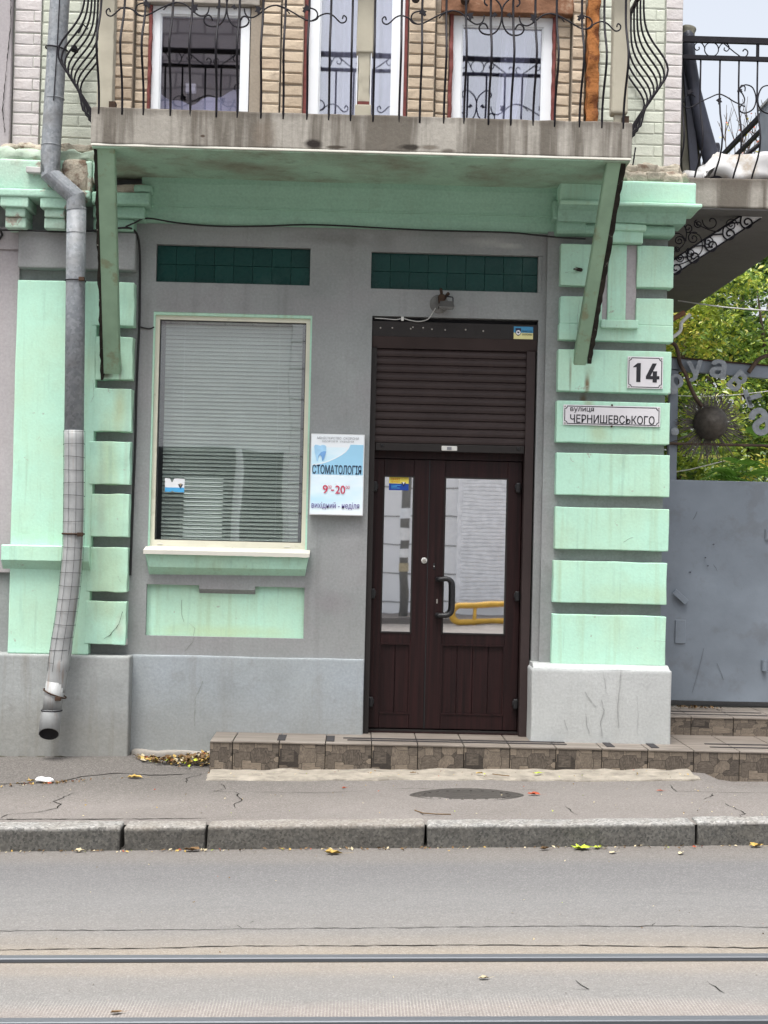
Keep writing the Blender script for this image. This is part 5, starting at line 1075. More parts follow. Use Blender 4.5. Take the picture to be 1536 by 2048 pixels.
MB().prism([(-1.301, 1.902), (-1.170, 1.902), (-1.168, 1.962), (-1.222, 1.964), (-1.240, 1.962), (-1.250, 1.938), (-1.258, 1.940), (-1.268, 1.962), (-1.302, 1.965)], .0585, .0605).build('upper_field', 'sticker_white', k, fixn=True)
MB().prism([(-1.300, 1.872), (-1.262, 1.872), (-1.252, 1.880), (-1.235, 1.872), (-1.170, 1.870), (-1.170, 1.902), (-1.301, 1.902)], .0580, .0606).build('lower_field', 'sticker_cyan', k, fixn=True)
MB().prism([(-1.213, 1.925), (-1.203, 1.925), (-1.196, 1.908), (-1.188, 1.925), (-1.178, 1.925), (-1.196, 1.893)], .0570, .0579).build('shield', 'ink_navy', k, fixn=True); MB().prism([(-1.204, 1.930), (-1.187, 1.930), (-1.196, 1.906)], .0560, .0569).build('shield_mark', 'leaf_pale', k, fixn=True)

# floodlight over the door
fl = thing('floodlight', 'small rusty grey floodlight on a round base above the door', 'floodlight', (.55, 0, 3.19))
MB().lathe([(0, .012), (.055, .012), (.062, .008), (.064, 0)], (.535, .0, 3.19), 'Y', 28).build('wall_base', 'lamp_base', fl, smooth=True)
MB().tube(smooth_curve([(.541, -.012, 3.20), (.538, -.05, 3.225), (.545, -.07, 3.245), (.54, -.07, 3.285)], 4), .010, 8).build('stem', 'rust_iron', fl, smooth=True)
MB().tube(smooth_curve([(.535, -.06, 3.24), (.55, -.075, 3.20), (.57, -.08, 3.225), (.595, -.08, 3.255)], 4), .011, 8).build('arm', 'rust_iron', fl, smooth=True)
b = MB(); b.prism([(.523, 3.150), (.628, 3.150), (.618, 3.185), (.533, 3.185)], -.17, -.05); b.build('housing', 'lamp_grey', fl, fixn=True); box('glass', 'lamp_glass', fl, .527, .624, -.165, -.055, 3.144, 3.150)
b = MB(); b.tube([(.575, -.10, 3.228), (.618, -.10, 3.224), (.622, -.10, 3.215), (.622, -.10, 3.165)], .0045, 6); b.build('yoke', 'black_iron', fl); rb('driver_box', 'rust_iron', fl, .525, .565, -.10, -.03, 3.185, 3.245, r=.008, seg=.02, amp=.006, freq=20)
tag(MB().tube(smooth_curve([(.51, -.02, 3.16), (.49, -.02, 3.125), (.46, -.008, 3.085), (.40, .0, 3.068), (.34, .0, 3.075), (.29, .0, 3.085), (.24, .005, 3.078), (.17, .005, 3.082), (.10, .01, 3.085)], 4), .0035, 5).build('lamp_wire', 'cable_white'), 'thin white wire running from the floodlight along the shutter box', 'wire')
tag(rb('wire_connector', 'white_plastic', None, .278, .296, -.006, .008, 3.070, 3.098, r=.002), 'tiny white terminal block on the wire above the shutter box', 'connector')

# cables on the wall
tag(MB().tube(smooth_curve([(-2.9, -.13, 3.585), (-2.4, -.13, 3.590), (-2.2, -.13, 3.592), (-2.0, -.135, 3.588), (-1.75, -.14, 3.605), (-1.60, -.15, 3.622), (-1.535, -.12, 3.618), (-1.505, -.06, 3.56), (-1.497, -.02, 3.40), (-1.495, -.012, 3.20), (-1.493, -.012, 3.0), (-1.50, -.012, 2.6), (-1.50, -.012, 2.2), (-1.505, -.012, 1.8), (-1.51, -.012, 1.3)], 4), .0075, 6).build('wall_cable', 'cable_black'), 'black cable along the left cornice turning down beside the window', 'cable')
tag(MB().tube(smooth_curve([(-1.58, -.15, 3.63), (-1.52, -.16, 3.655), (-1.44, -.13, 3.695), (-1.25, -.09, 3.678), (-1.0, -.08, 3.665), (-.7, -.08, 3.672), (-.4, -.08, 3.69), (-.15, -.08, 3.69), (.1, -.08, 3.683), (.4, -.08, 3.676), (.7, -.08, 3.675), (1.0, -.08, 3.675), (1.2, -.08, 3.660), (1.36, -.14, 3.636), (1.50, -.16, 3.63)], 4), .0062, 6).build('sagging_cable', 'cable_black'), 'thin black cable sagging along the wall under the balcony cornice', 'cable')
tag(MB().tube(smooth_curve([(-1.50, -.012, 2.985), (-1.46, -.01, 2.975), (-1.42, -.006, 2.972), (-1.395, .004, 2.985)], 4), .005, 6).build('branch_cable', 'cable_black'), 'short dark cable entering the top left corner of the window', 'cable')
tag(MB().tube([(-2.46, -.06, 3.62), (-2.43, -.07, 3.60), (-2.42, -.06, 3.57), (-2.44, -.06, 3.54)], .008, 6).build('cable_stub', 'cable_black'), 'black cable loop at the left edge under the corbels', 'cable')
# downpipe
PX = [(-2.020, 5.45), (-2.026, 5.09), (-2.060, 4.064), (-2.058, 3.935)]
dp = thing('downpipe', 'dented grey galvanised downpipe wrapped in wire mesh on the left pilaster', 'downpipe', (-1.96, -.28, .25)); py = -.30; pr = .0635
MB().tube([(x-.0, py, z) for x, z in PX], pr, 20).build('pipe_section', 'galv', dp, smooth=True)
MB().tube([(-2.060, py, 4.09), (-2.058, py, 3.93), (-1.893, py+.02, 3.79), (-1.886, py+.02, 3.70)], pr*1.03, 20).build('elbow', 'galv', dp, smooth=False)
MB().tube([(-1.885, py+.02, 3.72), (-1.878, py+.02, 3.24), (-1.862, py+.02, 2.24)], pr, 20).build('pipe_section', 'galv', dp, smooth=True)
low = [(-1.862, 2.25), (-1.852, 1.90), (-1.848, 1.57), (-1.853, 1.40), (-1.866, 1.20), (-1.890, .98), (-1.913, .81), (-1.920, .72), (-1.926, .66), (-1.940, .54)]
b = MB().tube([(p.x, py+.015, p.y) for p in smooth_curve([(a, c, 0) for a, c in low], 4)], [pr*1.02+(.010*max(0, 1-abs(i-28)/8)) for i in range(len(low)*4-3)], 20)
b.v = [tuple(Vector(p)+(noise.noise_vector(Vector(p)*9)*.010 if .66 < p[2] < .86 else noise.noise_vector(Vector(p)*6)*.003)) for p in b.v]; b.build('pipe_section', 'pipe_painted', dp, smooth=True)
MB().tube([(-1.935, py+.01, .60), (-1.956, py-.0, .40)], [pr*1.0, pr*.96], 20).build('pipe_section', 'pipe_painted', dp, smooth=True)
sp_b = MB(); n = 24; top = Vector((-1.955, py, .41)); ax_ = Vector((-.02, -.28, -1)).normalized()
for r_, sc_ in ((pr*1.03, 0), (pr*1.06, 1), (pr*.98, 1), (pr*.95, 0)):
    for k in range(n):
        q = 2*math.pi*k/n; x_, y_ = math.cos(q)*r_, math.sin(q)*r_
        L = .145+.045*(-y_/pr*-1) if sc_ else 0
        sp_b.v.append((top.x+x_-.008*sc_, top.y+y_-.03*sc_, top.z-(L if sc_ else -.012)+(.03*x_/pr*sc_*.2)))
for r_ in range(3):
    for k in range(n): k2 = (k+1) % n; sp_b.f.append((r_*n+k, r_*n+k2, (r_+1)*n+k2, (r_+1)*n+k)); sp_b.mi.append(0 if r_ < 2 else 1)
b = MB(); sp_o = sp_b.build('spout', ['pipe_painted', 'ink_black'], dp, smooth=True, fixn=True)
MB().tube([(top.x+math.cos(a)*pr*1.06, top.y+math.sin(a)*pr*1.06, top.z+.006) for a in [2*math.pi*i/24 for i in range(25)]], .004, 5).build('clamp', 'black_iron', dp)
def ring_at(x, z, y, r_, t, nm, mat, tilt=0.0): MB().tube([(x+math.cos(a)*r_, y+math.sin(a)*r_, z+tilt*math.cos(a)) for a in [2*math.pi*i/24 for i in range(25)]], t, 6).build(nm, mat, dp, smooth=True)
ring_at(-2.036, 4.755, py, pr+.010, .006, 'clamp', 'black_iron', -.012); ring_at(-1.879, 3.236, py+.02, pr+.004, .0035, 'clamp', 'black_iron'); ring_at(-1.848, 1.572, py+.015, pr+.007, .006, 'clamp', 'rust_iron', .0); ring_at(-1.940, .525, py+.01, pr+.010, .005, 'clamp', 'rust_iron', -.028)
for (x, z) in ((-1.835, 3.238), (-1.80, 1.57), (-1.915, .50)): rb('clamp_bolt', 'rust_iron', dp, x-.008, x+.03, py-.07, py-.045, z-.014, z+.012, r=.003)
for z in (4.43, 4.12): ring_at(-2.045 if z > 4.3 else -2.058, z, py, pr+.001, .0025, 'seam', 'galv')
ring_at(-1.884, 3.55, py+.02, pr+.0, .002, 'seam', 'galv')
MB().tube([(-2.010, py-.066, 5.3), (-2.022, py-.066, 4.75), (-2.036, py-.066, 4.4)], .0035, 5).build('tie_wire', 'black_iron', dp)
wm = MB(); lowp = [(p.x, p.y) for p in smooth_curve([(a, c, 0) for a, c in low], 6)]
def low_x(z):
    for i in range(len(lowp)-1):
        if lowp[i][1] >= z >= lowp[i+1][1]: t = (lowp[i][1]-z)/(lowp[i][1]-lowp[i+1][1]); return lowp[i][0]+(lowp[i+1][0]-lowp[i][0])*t
    return lowp[-1][0]
z = 2.245; k = 0
while z > .64:
    rr_ = pr+.007; wm.tube([(low_x(z)+math.cos(a)*rr_, py+.015+math.sin(a)*rr_, z+.004*math.sin(k*2+a)) for a in [2*math.pi*i/16 for i in range(17)]], .0011, 4, False); z -= .0845 if .86 < z or True else 0; k += 1
for i in range(9):
    a = 2*math.pi*i/9+.2; wm.tube([(low_x(zz_)+math.cos(a)*(pr+.008), py+.015+math.sin(a)*(pr+.008), zz_) for zz_ in [2.248-.0985*j for j in range(17)]], .0011, 4, False)
tag(wm.build('wire_mesh', 'black_iron', dp), kind='stuff')

# venetian blind behind the ground-floor window
vb = thing('venetian_blind', 'pale venetian blind hanging behind the ground-floor window', 'blind', (-.86, .16, 1.55))
sm = MB(); sm.v = [(-.46, -.0140, -.0006), (.46, -.0135, -.0006), (.46, 0, .0022), (-.46, 0, .0022), (.46, .0135, -.0006), (-.46, .0135, -.0006)]; sm.f = [(0, 1, 2, 3), (3, 2, 4, 5)]; sm.mi = [0, 0]
slat = sm.mesh('slat', 'blind_slat', True)
z = 3.045; i = 0
while z > 1.55:
    ti = R(63) if z > 2.16 else R(56); ti += rnd.uniform(-.05, .05)
    link('slat', slat, vb, (-.863, .155+rnd.uniform(-.002, .002), z), (ti, rnd.uniform(-.003, .003), 0), (1.02, 1, 1)); z -= .0265; i += 1
for x in (-1.20, -.55): MB().tube([(x, .138, 3.05), (x, .138, 1.56)], .0012, 4).build('ladder_cord', 'white_frame', vb)
box('head_rail', 'blind_slat', vb, -1.34, -.39, .13, .18, 3.045, 3.07)
tag(MB().box(-1.42, -1.10, 2.2, 2.21, 1.45, 2.05).build('glow_pane', 'gap_glow'), 'glowing pane added behind the blind as an assumed back window of the room', 'window')
# curtains upstairs
def curtain(name, label, x0, x1, z0, z1, y, amp, fq, gather=None, mat='curtain'):
    b = MB(); nx, nz = 44, 16
    for j in range(nz+1):
        for i in range(nx+1):
            u, v = i/nx, j/nz; x = x0+(x1-x0)*u
            if gather: x = x + gather*(1-v)**1.5*(.5+.5*u)
            b.v.append((x, y+amp*math.sin(u*fq+1.3*math.sin(v*3))+.01*math.sin(u*fq*2.3), z0+(z1-z0)*v))
    for j in range(nz):
        for i in range(nx): a = j*(nx+1)+i; b.f.append((a, a+1, a+nx+2, a+nx+1)); b.mi.append(0)
    return tag(b.build(name, mat, smooth=True), label, 'curtain')
curtain('white_curtain', 'white curtain gathered to one side behind the right upper window', .95, 1.17, 4.1, 5.3, .22, .022, 20, -.16); curtain('sheer_curtain', 'pale sheer curtain behind the glazed balcony door', -.34, .20, 4.45, 6.3, .25, .02, 30, None, 'curtain_sheer')
curtain('side_curtain', 'grey curtain filling the back of the right upper window', .60, 1.27, 4.1, 5.3, .34, .025, 40, None, 'curtain_grey')
b = MB()
for j in range(9):
    for i in range(31):
        u, v = i/30, j/8; b.v.append((-1.42+.60*u, .16+.03*math.sin(u*9)+.05*v, 4.40+(.17+.12*abs(u-.35)**1.3*2.2)*v+.012*math.sin(u*21+v*3)))
for j in range(8):
    for i in range(30): a = j*31+i; b.f.append((a, a+1, a+32, a+31)); b.mi.append(0)
tag(b.build('hung_cloth', 'curtain', smooth=True), 'white cloth sagging along the bottom of the left upper window', 'cloth')
tag(rb('power_adapter', 'white_plastic', None, -1.235, -1.165, -.02+.12, .14, 4.62, 4.68, r=.004), 'small pale box hanging inside the left upper window', 'box')

# ------------------------------------------------------------------ plants behind the gate
def leaf_crown(name, parent, c, rad, n, size, mats, wts, seed, clumps=26, flat=.0):
    rr = random.Random(seed); b = MB(); c = Vector(c); cl = []
    for i in range(clumps):
        d = Vector((rr.gauss(0, 1), rr.gauss(0, 1), rr.gauss(0, 1))).normalized()*rr.uniform(.35, 1.0)
        cl.append((c+Vector((d.x*rad[0], d.y*rad[1], d.z*rad[2])), rr.uniform(.22, .42)*min(rad), rr.choices(range(len(mats)), wts)[0]))
    for i in range(n):
        p0, r_, m0 = rr.choice(cl); p = p0+Vector((rr.gauss(0, 1), rr.gauss(0, 1), rr.gauss(0, .8)))*r_*.52
        L = size*rr.uniform(.6, 1.35); w = L*rr.uniform(.4, .6)
        e = Euler((rr.uniform(-1.1, 1.1), rr.uniform(-.9, .9), rr.uniform(0, 6.283))).to_matrix()
        pts = [e @ Vector(q) for q in ((-L/2, 0, 0), (-L*.1, -w/2, L*.08), (L/2, 0, -L*.05), (-L*.1, w/2, L*.08))]
        m = m0 if rr.random() < .6 else rr.choices(range(len(mats)), wts)[0]
        b.quad([p+q for q in pts], m)
    return b.build(name, mats, parent)
def tree(name, label, base, h, c, rad, n, size, mats, wts, seed, group='trees in the yard behind the gate', clumps=26):
    o = thing(name, label, 'tree', base, group); rr = random.Random(seed+1); b = MB(); B0 = Vector(base); Cc = Vector(c)
    b.tube([B0, B0.lerp(Cc, .4)+Vector((rr.uniform(-.1, .1), 0, 0)), Cc], [.09, .07, .03], 8)
    for k in range(9):
        d = Vector((rr.uniform(-1, 1)*rad[0], rr.uniform(-1, 1)*rad[1], rr.uniform(-.6, .9)*rad[2]))*.8; s0 = B0.lerp(Cc, rr.uniform(.45, .95)); b.tube([s0, s0.lerp(Cc+d, .5)+Vector((0, 0, .1)), Cc+d], [.035, .022, .008], 6)
    b.build('trunk', 'bark', o, smooth=True); leaf_crown('crown', o, c, rad, n, size, mats, wts, seed, clumps); return o
FM = ['fol_dark', 'fol_green', 'fol_lime', 'fol_yellow']
tree('leafy_tree', 'yellowing leafy tree just behind the gate, nearest the building corner', (3.3, 5.4, .4), 5, (3.35, 5.4, 3.35), (.95, .9, 1.35), 14000, .066, FM, (1.2, 4.5, 6, 2.6), 3, clumps=44)
tree('leafy_tree', 'dark green tree filling the right edge behind the gate letters', (4.4, 6.2, .4), 5, (4.55, 6.2, 3.3), (.95, .9, 1.6), 14000, .066, FM, (2.5, 6, 4, .8), 9, clumps=44)
tree('leafy_tree', 'bushy green tree low behind the iron sun of the gate', (3.6, 4.2, .4), 3, (3.45, 4.2, 1.95), (1.0, .5, .75), 10000, .058, FM, (2.5, 5, 5, 1.0), 14, clumps=40)
tree('leafy_tree', 'tall dark green tree at the back of the yard, seen through gaps in the others', (5.4, 10.0, .4), 7, (5.0, 10, 3.3), (2.6, 1.2, 2.6), 16000, .15, FM, (9, 3, .6, .1), 21, clumps=110)
# bare-topped tree with a few red and orange leaves, far off against the sky
o = thing('autumn_tree', 'far bare tree with scattered red and orange leaves above the right balcony', 'tree', (9.9, 26, .4)); rr = random.Random(33); b = MB(); tw = []
def grow(p, d, L, r_, dep):
    q = p+d*L; b.tube([p, p.lerp(q, .5)+Vector((rr.uniform(-.05, .05), 0, 0))*L, q], [r_, r_*.8, r_*.6], 5, False)
    if dep == 0: tw.append(q); return
    for _ in range(3): e = (d+Vector((rr.uniform(-.55, .55), rr.uniform(-.4, .4), rr.uniform(-.15, .45)))).normalized(); grow(q, e, L*rr.uniform(.6, .85), r_*.55, dep-1)
for x0_ in (9.3, 10.2): grow(Vector((x0_, 26, .4)), Vector((0, 0, 1)), 6.2, .16, 0); grow(Vector((x0_, 26, 6.5)), Vector((.05, 0, 1)), 1.9, .10, 4)
b.build('trunk', 'bark', o); lb = MB()
for q in tw:
    if q.z < 12.2 and rr.random() < .55:
        for _ in range(5):
            p = q+Vector((rr.gauss(0, .22), rr.gauss(0, .2), rr.gauss(-.1, .22))); L = rr.uniform(.06, .12); e = Euler((rr.uniform(-1, 1), rr.uniform(-1, 1), rr.uniform(0, 6))).to_matrix(); lb.quad([p+e@Vector(v) for v in ((-L/2, 0, 0), (0, -L*.35, 0), (L/2, 0, 0), (0, L*.35, 0))], 0 if rr.random() < .6 else 1)
lb.build('crown', ['fol_red', 'fol_yellow'], o)
# fern-like sumac shoots peeping over the gate
sm_ = thing('sumac_shrub', 'bright green and yellow feathery shrub peeping over the grey gate', 'shrub', (3.1, 1.9, .4)); rr = random.Random(4)
b = MB()
for x in (2.95, 3.15, 3.3): b.tube([(x, 1.9, .4), (x-.02, 1.9, 1.6), (x+.02, 1.9, 2.35)], [.009, .007, .004], 6)
b.build('stem', 'fol_green', sm_)
def frond(p, az, el, L, mat):
    b = MB(); d = Vector((math.cos(az)*math.cos(el), math.sin(az)*math.cos(el), math.sin(el))); side = d.cross(Vector((0, 0, 1))).normalized(); upv = side.cross(d)
    P = [p+d*L*t-Vector((0, 0, 1))*L*.42*t*t for t in [i/14 for i in range(15)]]; b.tube(P, .0025, 4, False)
    for i in range(2, 15):
        for s_ in (-1, 1):
            ll = L*.23*(1-abs(i/14-.45)*1.1); a = P[i]; w = ll*.2; dr_ = (side*s_+d*.35-Vector((0, 0, .35))).normalized(); pw = d*.9
            b.quad([a, a+dr_*ll*.45+pw*w, a+dr_*ll, a+dr_*ll*.45-pw*w])
    b.build('frond', mat, sm_)
for k in range(46):
    st_ = rr.choice([(2.95, 2.10), (3.15, 2.32), (3.3, 2.4), (3.08, 2.2), (3.22, 2.05)]); yl = k % 4 == 0
    frond(Vector((st_[0]+rr.uniform(-.06, .06), 1.9+rr.uniform(-.12, .1), st_[1]+rr.uniform(-.22, .06))), rr.choice((math.pi, 0))+rr.uniform(-1.1, 1.1)+(0 if rr.random() < .6 else 1.6), rr.uniform(-.1, .7), rr.uniform(.34, .52), 'fol_fern_yellow' if yl else 'fol_fern')

# ------------------------------------------------------------------ fallen leaves and litter
def fallen(label, x, y, L, mat, rot, kind='leaf', zf=None, curl=.25, name='fallen_leaf', cat='leaf', grp='fallen leaves'):
    rr = random.Random(int((x+9)*1000)); z0 = zf if zf is not None else (pav_z(x, y) if y > -2.2 else SL*x)
    lob = [1, .55, .85, .5, .95, .45, .8, .4, .9, .45, .95, .5, .85, .55] if kind == 'maple' else [1, .8, .62, .55, .58, .72, .95, .72, .58, .55, .62, .8]
    n = len(lob); b = MB(); b.v.append((0, 0, .004))
    for i, l_ in enumerate(lob):
        a = 2*math.pi*i/n; rx = L/2*l_*rr.uniform(.85, 1.1); px, py_ = math.cos(a)*rx, math.sin(a)*rx*(.8 if kind == 'maple' else .9); b.v.append((px, py_, .004+curl*L*abs(py_/L)*rr.uniform(.3, 1.2)+rr.uniform(0, .12)*L))
    for i in range(n): b.f.append((0, 1+i, 1+(i+1) % n)); b.mi.append(0)
    b.v += [(L*.45, -.0015, .004), (L*.95, -.001, .008), (L*.95, .001, .008), (L*.45, .0015, .004)]; b.f.append((n+1, n+2, n+3, n+4)); b.mi.append(0)
    c_, s_ = math.cos(rot), math.sin(rot); b.v = [(x+p*c_-q*s_, y+p*s_+q*c_, z0+zz_+.002) for p, q, zz_ in b.v]
    return tag(b.build(name, mat), label, cat, grp)
fallen('large tan leaf curled on the road by the kerb, left of centre', -.076, -2.56, .11, 'leaf_yellow', .1, 'maple', curl=.5)
fallen('bright lime green maple leaf at the foot of the kerb', 1.19, -2.455, .13, 'leaf_lime', .2, 'maple', curl=.3); fallen('smaller lime green leaf touching the bright lime maple leaf', 1.275, -2.44, .07, 'leaf_lime', 1.2, 'maple')
fallen('brown and cream curled leaf by the kerb, left of the lime leaves', 1.0, -2.47, .06, 'leaf_brown', .3, curl=.7); fallen('pale yellow leaf at the kerb foot near the right edge', 2.10, -2.40, .10, 'leaf_yellow', .2, 'maple')
fallen('small cream leaf on the road right of the lime leaves', 1.337, -2.55, .05, 'leaf_pale', .6); fallen('small white cream leaf on the road toward the right', 1.677, -2.57, .05, 'leaf_pale', 1.0, curl=.5)
fallen('reddish leaf lying at the right tip of the manhole cover', 1.075, -1.40, .08, 'leaf_red', .05, curl=.3); fallen('small red leaf alone on the pavement toward the right', 1.85, -1.22, .05, 'leaf_red', .1, curl=.3)
fallen('long tan leaf on the pavement left, below the downpipe wall', -1.33, -.83, .10, 'leaf_yellow', .15, curl=.4); fallen('orange scrap of leaf on the pavement before the step', -.03, -1.10, .045, 'leaf_red', .8, curl=.4)
fallen('yellow leaf beside white litter at the left edge of the pavement', -1.935, -.98, .07, 'leaf_yellow', .5, 'maple', curl=.5); fallen('dry leaf lying between the tram rails', .50, -4.66, .045, 'leaf_pale', .3, curl=.6); fallen('brown leaf at lower left between the tram rails', -.76, -5.03, .045, 'leaf_brown', .3, curl=.4)
fallen('tan leaf in the gutter at the left kerbstone', -1.36, -2.50, .07, 'leaf_pale', .3, 'maple', curl=.5); fallen('brown curled leaf in the gutter by the second kerb joint', -.79, -2.49, .09, 'leaf_brown', .1, curl=.6)
fallen('yellow leaf on the concrete strip before the door', .82, -.66, .06, 'leaf_yellow', .2, zf=.112); fallen('second yellow leaf on the concrete strip, nearer the right plinth', 1.19, -.66, .06, 'leaf_lime', .5, zf=.120); fallen('curled leaf on the concrete strip left of the door', .40, -.64, .05, 'leaf_brown', .5, zf=.104)
b = MB().rbox(-1.90, -1.80, -1.02, -.97, 0, .03, r=.012, seg=.012, amp=.014, freq=30); b.v = [(x, y, z+pav_z(-1.85, -1.0)) for x, y, z in b.v]; tag(b.build('paper_scrap', 'paper_white', smooth=True), 'crumpled white paper scrap on the pavement at the left edge', 'litter')
# uncountable scraps: leaf pile by the step, crumbs along gutter and wall foot
rr = random.Random(12); lt = MB()
def scrap(x, y, z, L, m):
    e = Euler((rr.uniform(-.7, .7), rr.uniform(-.7, .7), rr.uniform(0, 6.28))).to_matrix(); lt.quad([Vector((x, y, z+L*.3))+e@Vector(v) for v in ((-L/2, 0, 0), (0, -L*.3, L*.1), (L/2, 0, 0), (0, L*.3, L*.1))], m)
for k in range(420):
    t = rr.random()**1.4; x = -.95-.42*t+rr.gauss(0, .03); y = -.16+rr.gauss(0, .055)-.05*t; scrap(min(x, -.915), min(y, -.085), pav_z(x, y)+rr.uniform(0, .075)*(1-t), rr.uniform(.012, .05), rr.choices(range(5), (2.2, .5, .3, 6, 2))[0])
for k in range(240): x = rr.uniform(-1.9, 2.4); y = kerb_y(x)-.012-abs(rr.gauss(0, .03)); scrap(x, y, SL*x, rr.uniform(.006, .028), rr.choices(range(5), (2, .3, .4, 3, 4))[0])
for k in range(150): x = rr.uniform(-2.2, 2.5); y = rr.uniform(-2.15, -.85); scrap(x, y, pav_z(x, y), rr.uniform(.004, .016), rr.choices(range(5), (1.5, .2, .3, 2, 6))[0])
for k in range(120): x = -1.75+rr.gauss(0, .16); y = -1.0+(x+1.75)*.5+rr.gauss(0, .03); scrap(x, y, pav_z(x, y), rr.uniform(.006, .025), rr.choices(range(5), (1, 0, .8, 4, 1))[0])
for k in range(90): x = rr.uniform(-.9, 2.2); y = rr.uniform(-.78, -.47); scrap(x, y, SL*x+.094, rr.uniform(.005, .02), rr.choices(range(5), (2, .4, .2, 2, 2))[0])
for k in range(60): x = 2.55+rr.gauss(0, .09); y = .80+rr.gauss(0, .03); scrap(x, y, .394, rr.uniform(.01, .04), 3)
for k in range(70): x = rr.uniform(-1.6, 1.9); y = rr.uniform(-5.0, -2.6); scrap(x, y, SL*x, rr.uniform(.004, .014), rr.choices(range(5), (1, .2, .2, 3, 4))[0])
tag(lt.build('leaf_litter', ['leaf_yellow', 'leaf_lime', 'leaf_red', 'leaf_brown', 'leaf_pale']), 'dry leaf crumbs along the kerb, the step and the wall foot', 'leaf litter', kind='stuff')
# twigs
for (pts, lab) in (([(.36, -1.93), (.40, -2.02), (.47, -2.05), (.55, -2.06)], 'thin dark twig on the pavement behind the kerb joint'), ([(.90, -.70), (.95, -.74), (1.0, -.76)], 'short dark twig on the concrete strip by the door')):
    tag(MB().tube([(x, y, (pav_z(x, y) if y < -.8 else .118)+.004) for x, y in pts], .003, 5).build('twig', 'leaf_brown'), lab, 'twig')

# hairline cracks and marks in the render
def wall_crack(pts, y, w=.0035, mat='crack_paint', parent=None, seed=1):
    rr2 = random.Random(seed); P = []
    for i in range(len(pts)-1):
        a, c = Vector(pts[i]), Vector(pts[i+1]); n = max(2, int((c-a).length/.018))
        for k in range(n): P.append(a.lerp(c, k/n)+Vector((rr2.uniform(-1, 1), rr2.uniform(-1, 1)))*.0025)
    P.append(Vector(pts[-1])); b = MB()
    for i, p in enumerate(P):
        t = (P[min(i+1, len(P)-1)]-P[max(i-1, 0)]).normalized(); nn = Vector((-t.y, t.x))*w*.24*rr2.uniform(.3, 1.2); b.v += [(p.x+nn.x, y, p.y+nn.y), (p.x-nn.x, y, p.y-nn.y)]
    for i in range(len(P)-1): b.f.append((2*i, 2*i+2, 2*i+3, 2*i+1)); b.mi.append(0)
    b.build('crack', mat, parent or wall, fixn=False)
for i, (pts, y, w) in enumerate([([(-1.165, 1.14), (-1.165, 1.05), (-1.145, .99)], .030, .004), ([(-1.11, .985), (-1.07, .95), (-1.08, .90)], .030, .004), ([(-1.07, .89), (-1.08, .86), (-1.13, .80)], -.003, .005), ([(1.79, .75), (1.78, .62), (1.77, .50), (1.78, .38)], -.2065, .010), ([(1.67, .74), (1.69, .62)], -.2065, .006), ([(1.66, .55), (1.68, .48), (1.66, .40), (1.67, .31)], -.2065, .012), ([(1.55, .60), (1.60, .53), (1.63, .50)], -.2065, .010), ([(1.56, .46), (1.57, .38), (1.59, .32)], -.2065, .009), ([(1.42, .41), (1.44, .34)], -.2065, .008), ([(1.90, .58), (1.91, .46), (1.905, .33)], -.2065, .005),
    ([(1.44, 3.40), (1.40, 3.41), (1.37, 3.405)], -.1345, .003), ([(1.47, 3.22), (1.46, 3.10), (1.465, 2.97)], -.1345, .003), ([(1.80, 1.60), (1.83, 1.62), (1.87, 1.635)], -.1345, .005), ([(2.02, .94), (2.06, .945), (2.10, .94)], -.1345, .004), ([(-1.00, .60), (-1.02, .55), (-1.05, .48), (-1.05, .30)], -.0345, .005), ([(-1.58, 1.30), (-1.56, 1.26)], -.1075, .004), ([(-1.54, 1.06), (-1.56, .98), (-1.62, .90), (-1.66, .875)], -.1085, .008), ([(-1.78, 2.60), (-1.77, 2.50), (-1.79, 2.45)], -.1055, .003), ([(-2.40, 5.3), (-2.39, 5.0), (-2.41, 4.7), (-2.43, 4.4), (-2.41, 4.25)], -.108, .012)]):
    wall_crack(pts, y, w, 'crack_dark' if i in (18, 16) else ('crack_soft' if 3 <= i <= 9 else 'crack_paint'), up_l if i == 18 else (rp if pts[0][0] > 1.2 else (lp if pts[0][0] < -1.4 else wall)), i)

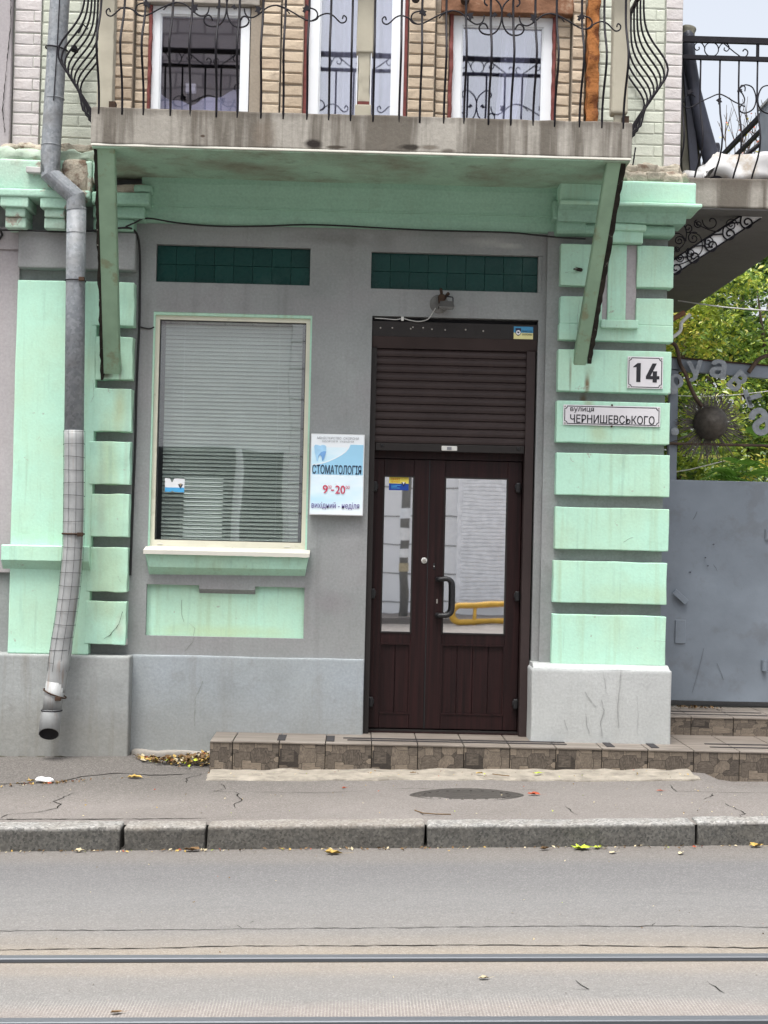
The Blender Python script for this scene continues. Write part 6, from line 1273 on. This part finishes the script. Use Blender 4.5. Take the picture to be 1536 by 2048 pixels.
# ------------------------------------------------------------------ across the street (seen only as reflections in the panes)
oy = -18.2
ob = thing('opposite_building', 'light grey building across the street, seen as reflection in the door panes', 'building', (4, oy, 0))
box('wall', 'opp_plaster', ob, -1.3, 13, oy-6, oy, -1, 7.0)
for r_ in range(11):
    z = -.2+.55*r_; b = MB().box(-1.3, 13, oy, oy+.006, z, z+.022); b.build('joint', 'pole_grey', ob)
box('shutter_frame', 'opp_white', ob, 1.98, 3.9, oy+.001, oy+.09, .36, 3.1)
for r_ in range(36): box('shutter_slat', 'opp_white', ob, 2.06, 3.82, oy+.09, oy+.115, .44+.072*r_, .44+.072*r_+.058)
ob2 = thing('opposite_building', 'tall brick building across the street, seen as reflection in the left upper window', 'building', (-6, oy, 0))
box('wall', 'opp_plaster', ob2, -14, -1.31, oy-6, oy, -1, 5.6); box('upper_wall', 'opp_brick', ob2, -14, -1.31, oy-6, oy+.02, 5.6, 14)
for a, c in ((-4.6, -2.35), (-2.2, -1.4), (-7.5, -5.2)): box('shop_window', 'opp_dark', ob2, a, c, oy+.001, oy+.06, .7, 3.2); box('window_frame', 'opp_white', ob2, a-.05, a, oy+.001, oy+.09, .65, 3.25)
pl = thing('utility_pole', 'grey utility pole with paper notices across the street, seen reflected in the left door pane', 'pole', (.92, -16.9, 0))
MB().tube([(.92, -16.9, -.3), (.92, -16.9, 8)], [.085, .075], 14).build('shaft', 'pole_grey', pl, smooth=True)
for z, mt, h in ((1.55, 'paper_white', .22), (1.22, 'paper_white', .16), (.98, 'leaf_pale', .14), (1.95, 'sticker_white', .2)): MB().lathe([(.092, 0), (.092, h)], (.92, -16.9, z), 'Z', 14).build('notice', mt, pl)
yr = thing('guard_rail', 'yellow tubular guard rail across the street, seen reflected in the right door pane', 'railing', (3.2, -15.9, 0))
MB().tube(smooth_curve([(5.5, -15.9, .62), (3.4, -15.9, .50), (2.05, -15.9, .42), (1.82, -15.9, .37), (1.74, -15.9, .24), (1.80, -15.9, .12), (2.05, -15.9, .10), (3.4, -15.9, .16), (5.5, -15.9, .26)], 6), .055, 10).build('rail', 'yellow_paint', yr, smooth=True)
for x in (2.15, 3.2, 4.4): MB().tube([(x, -15.9, -.1), (x, -15.9, .42)], .035, 8).build('post', 'yellow_paint', yr, smooth=True)
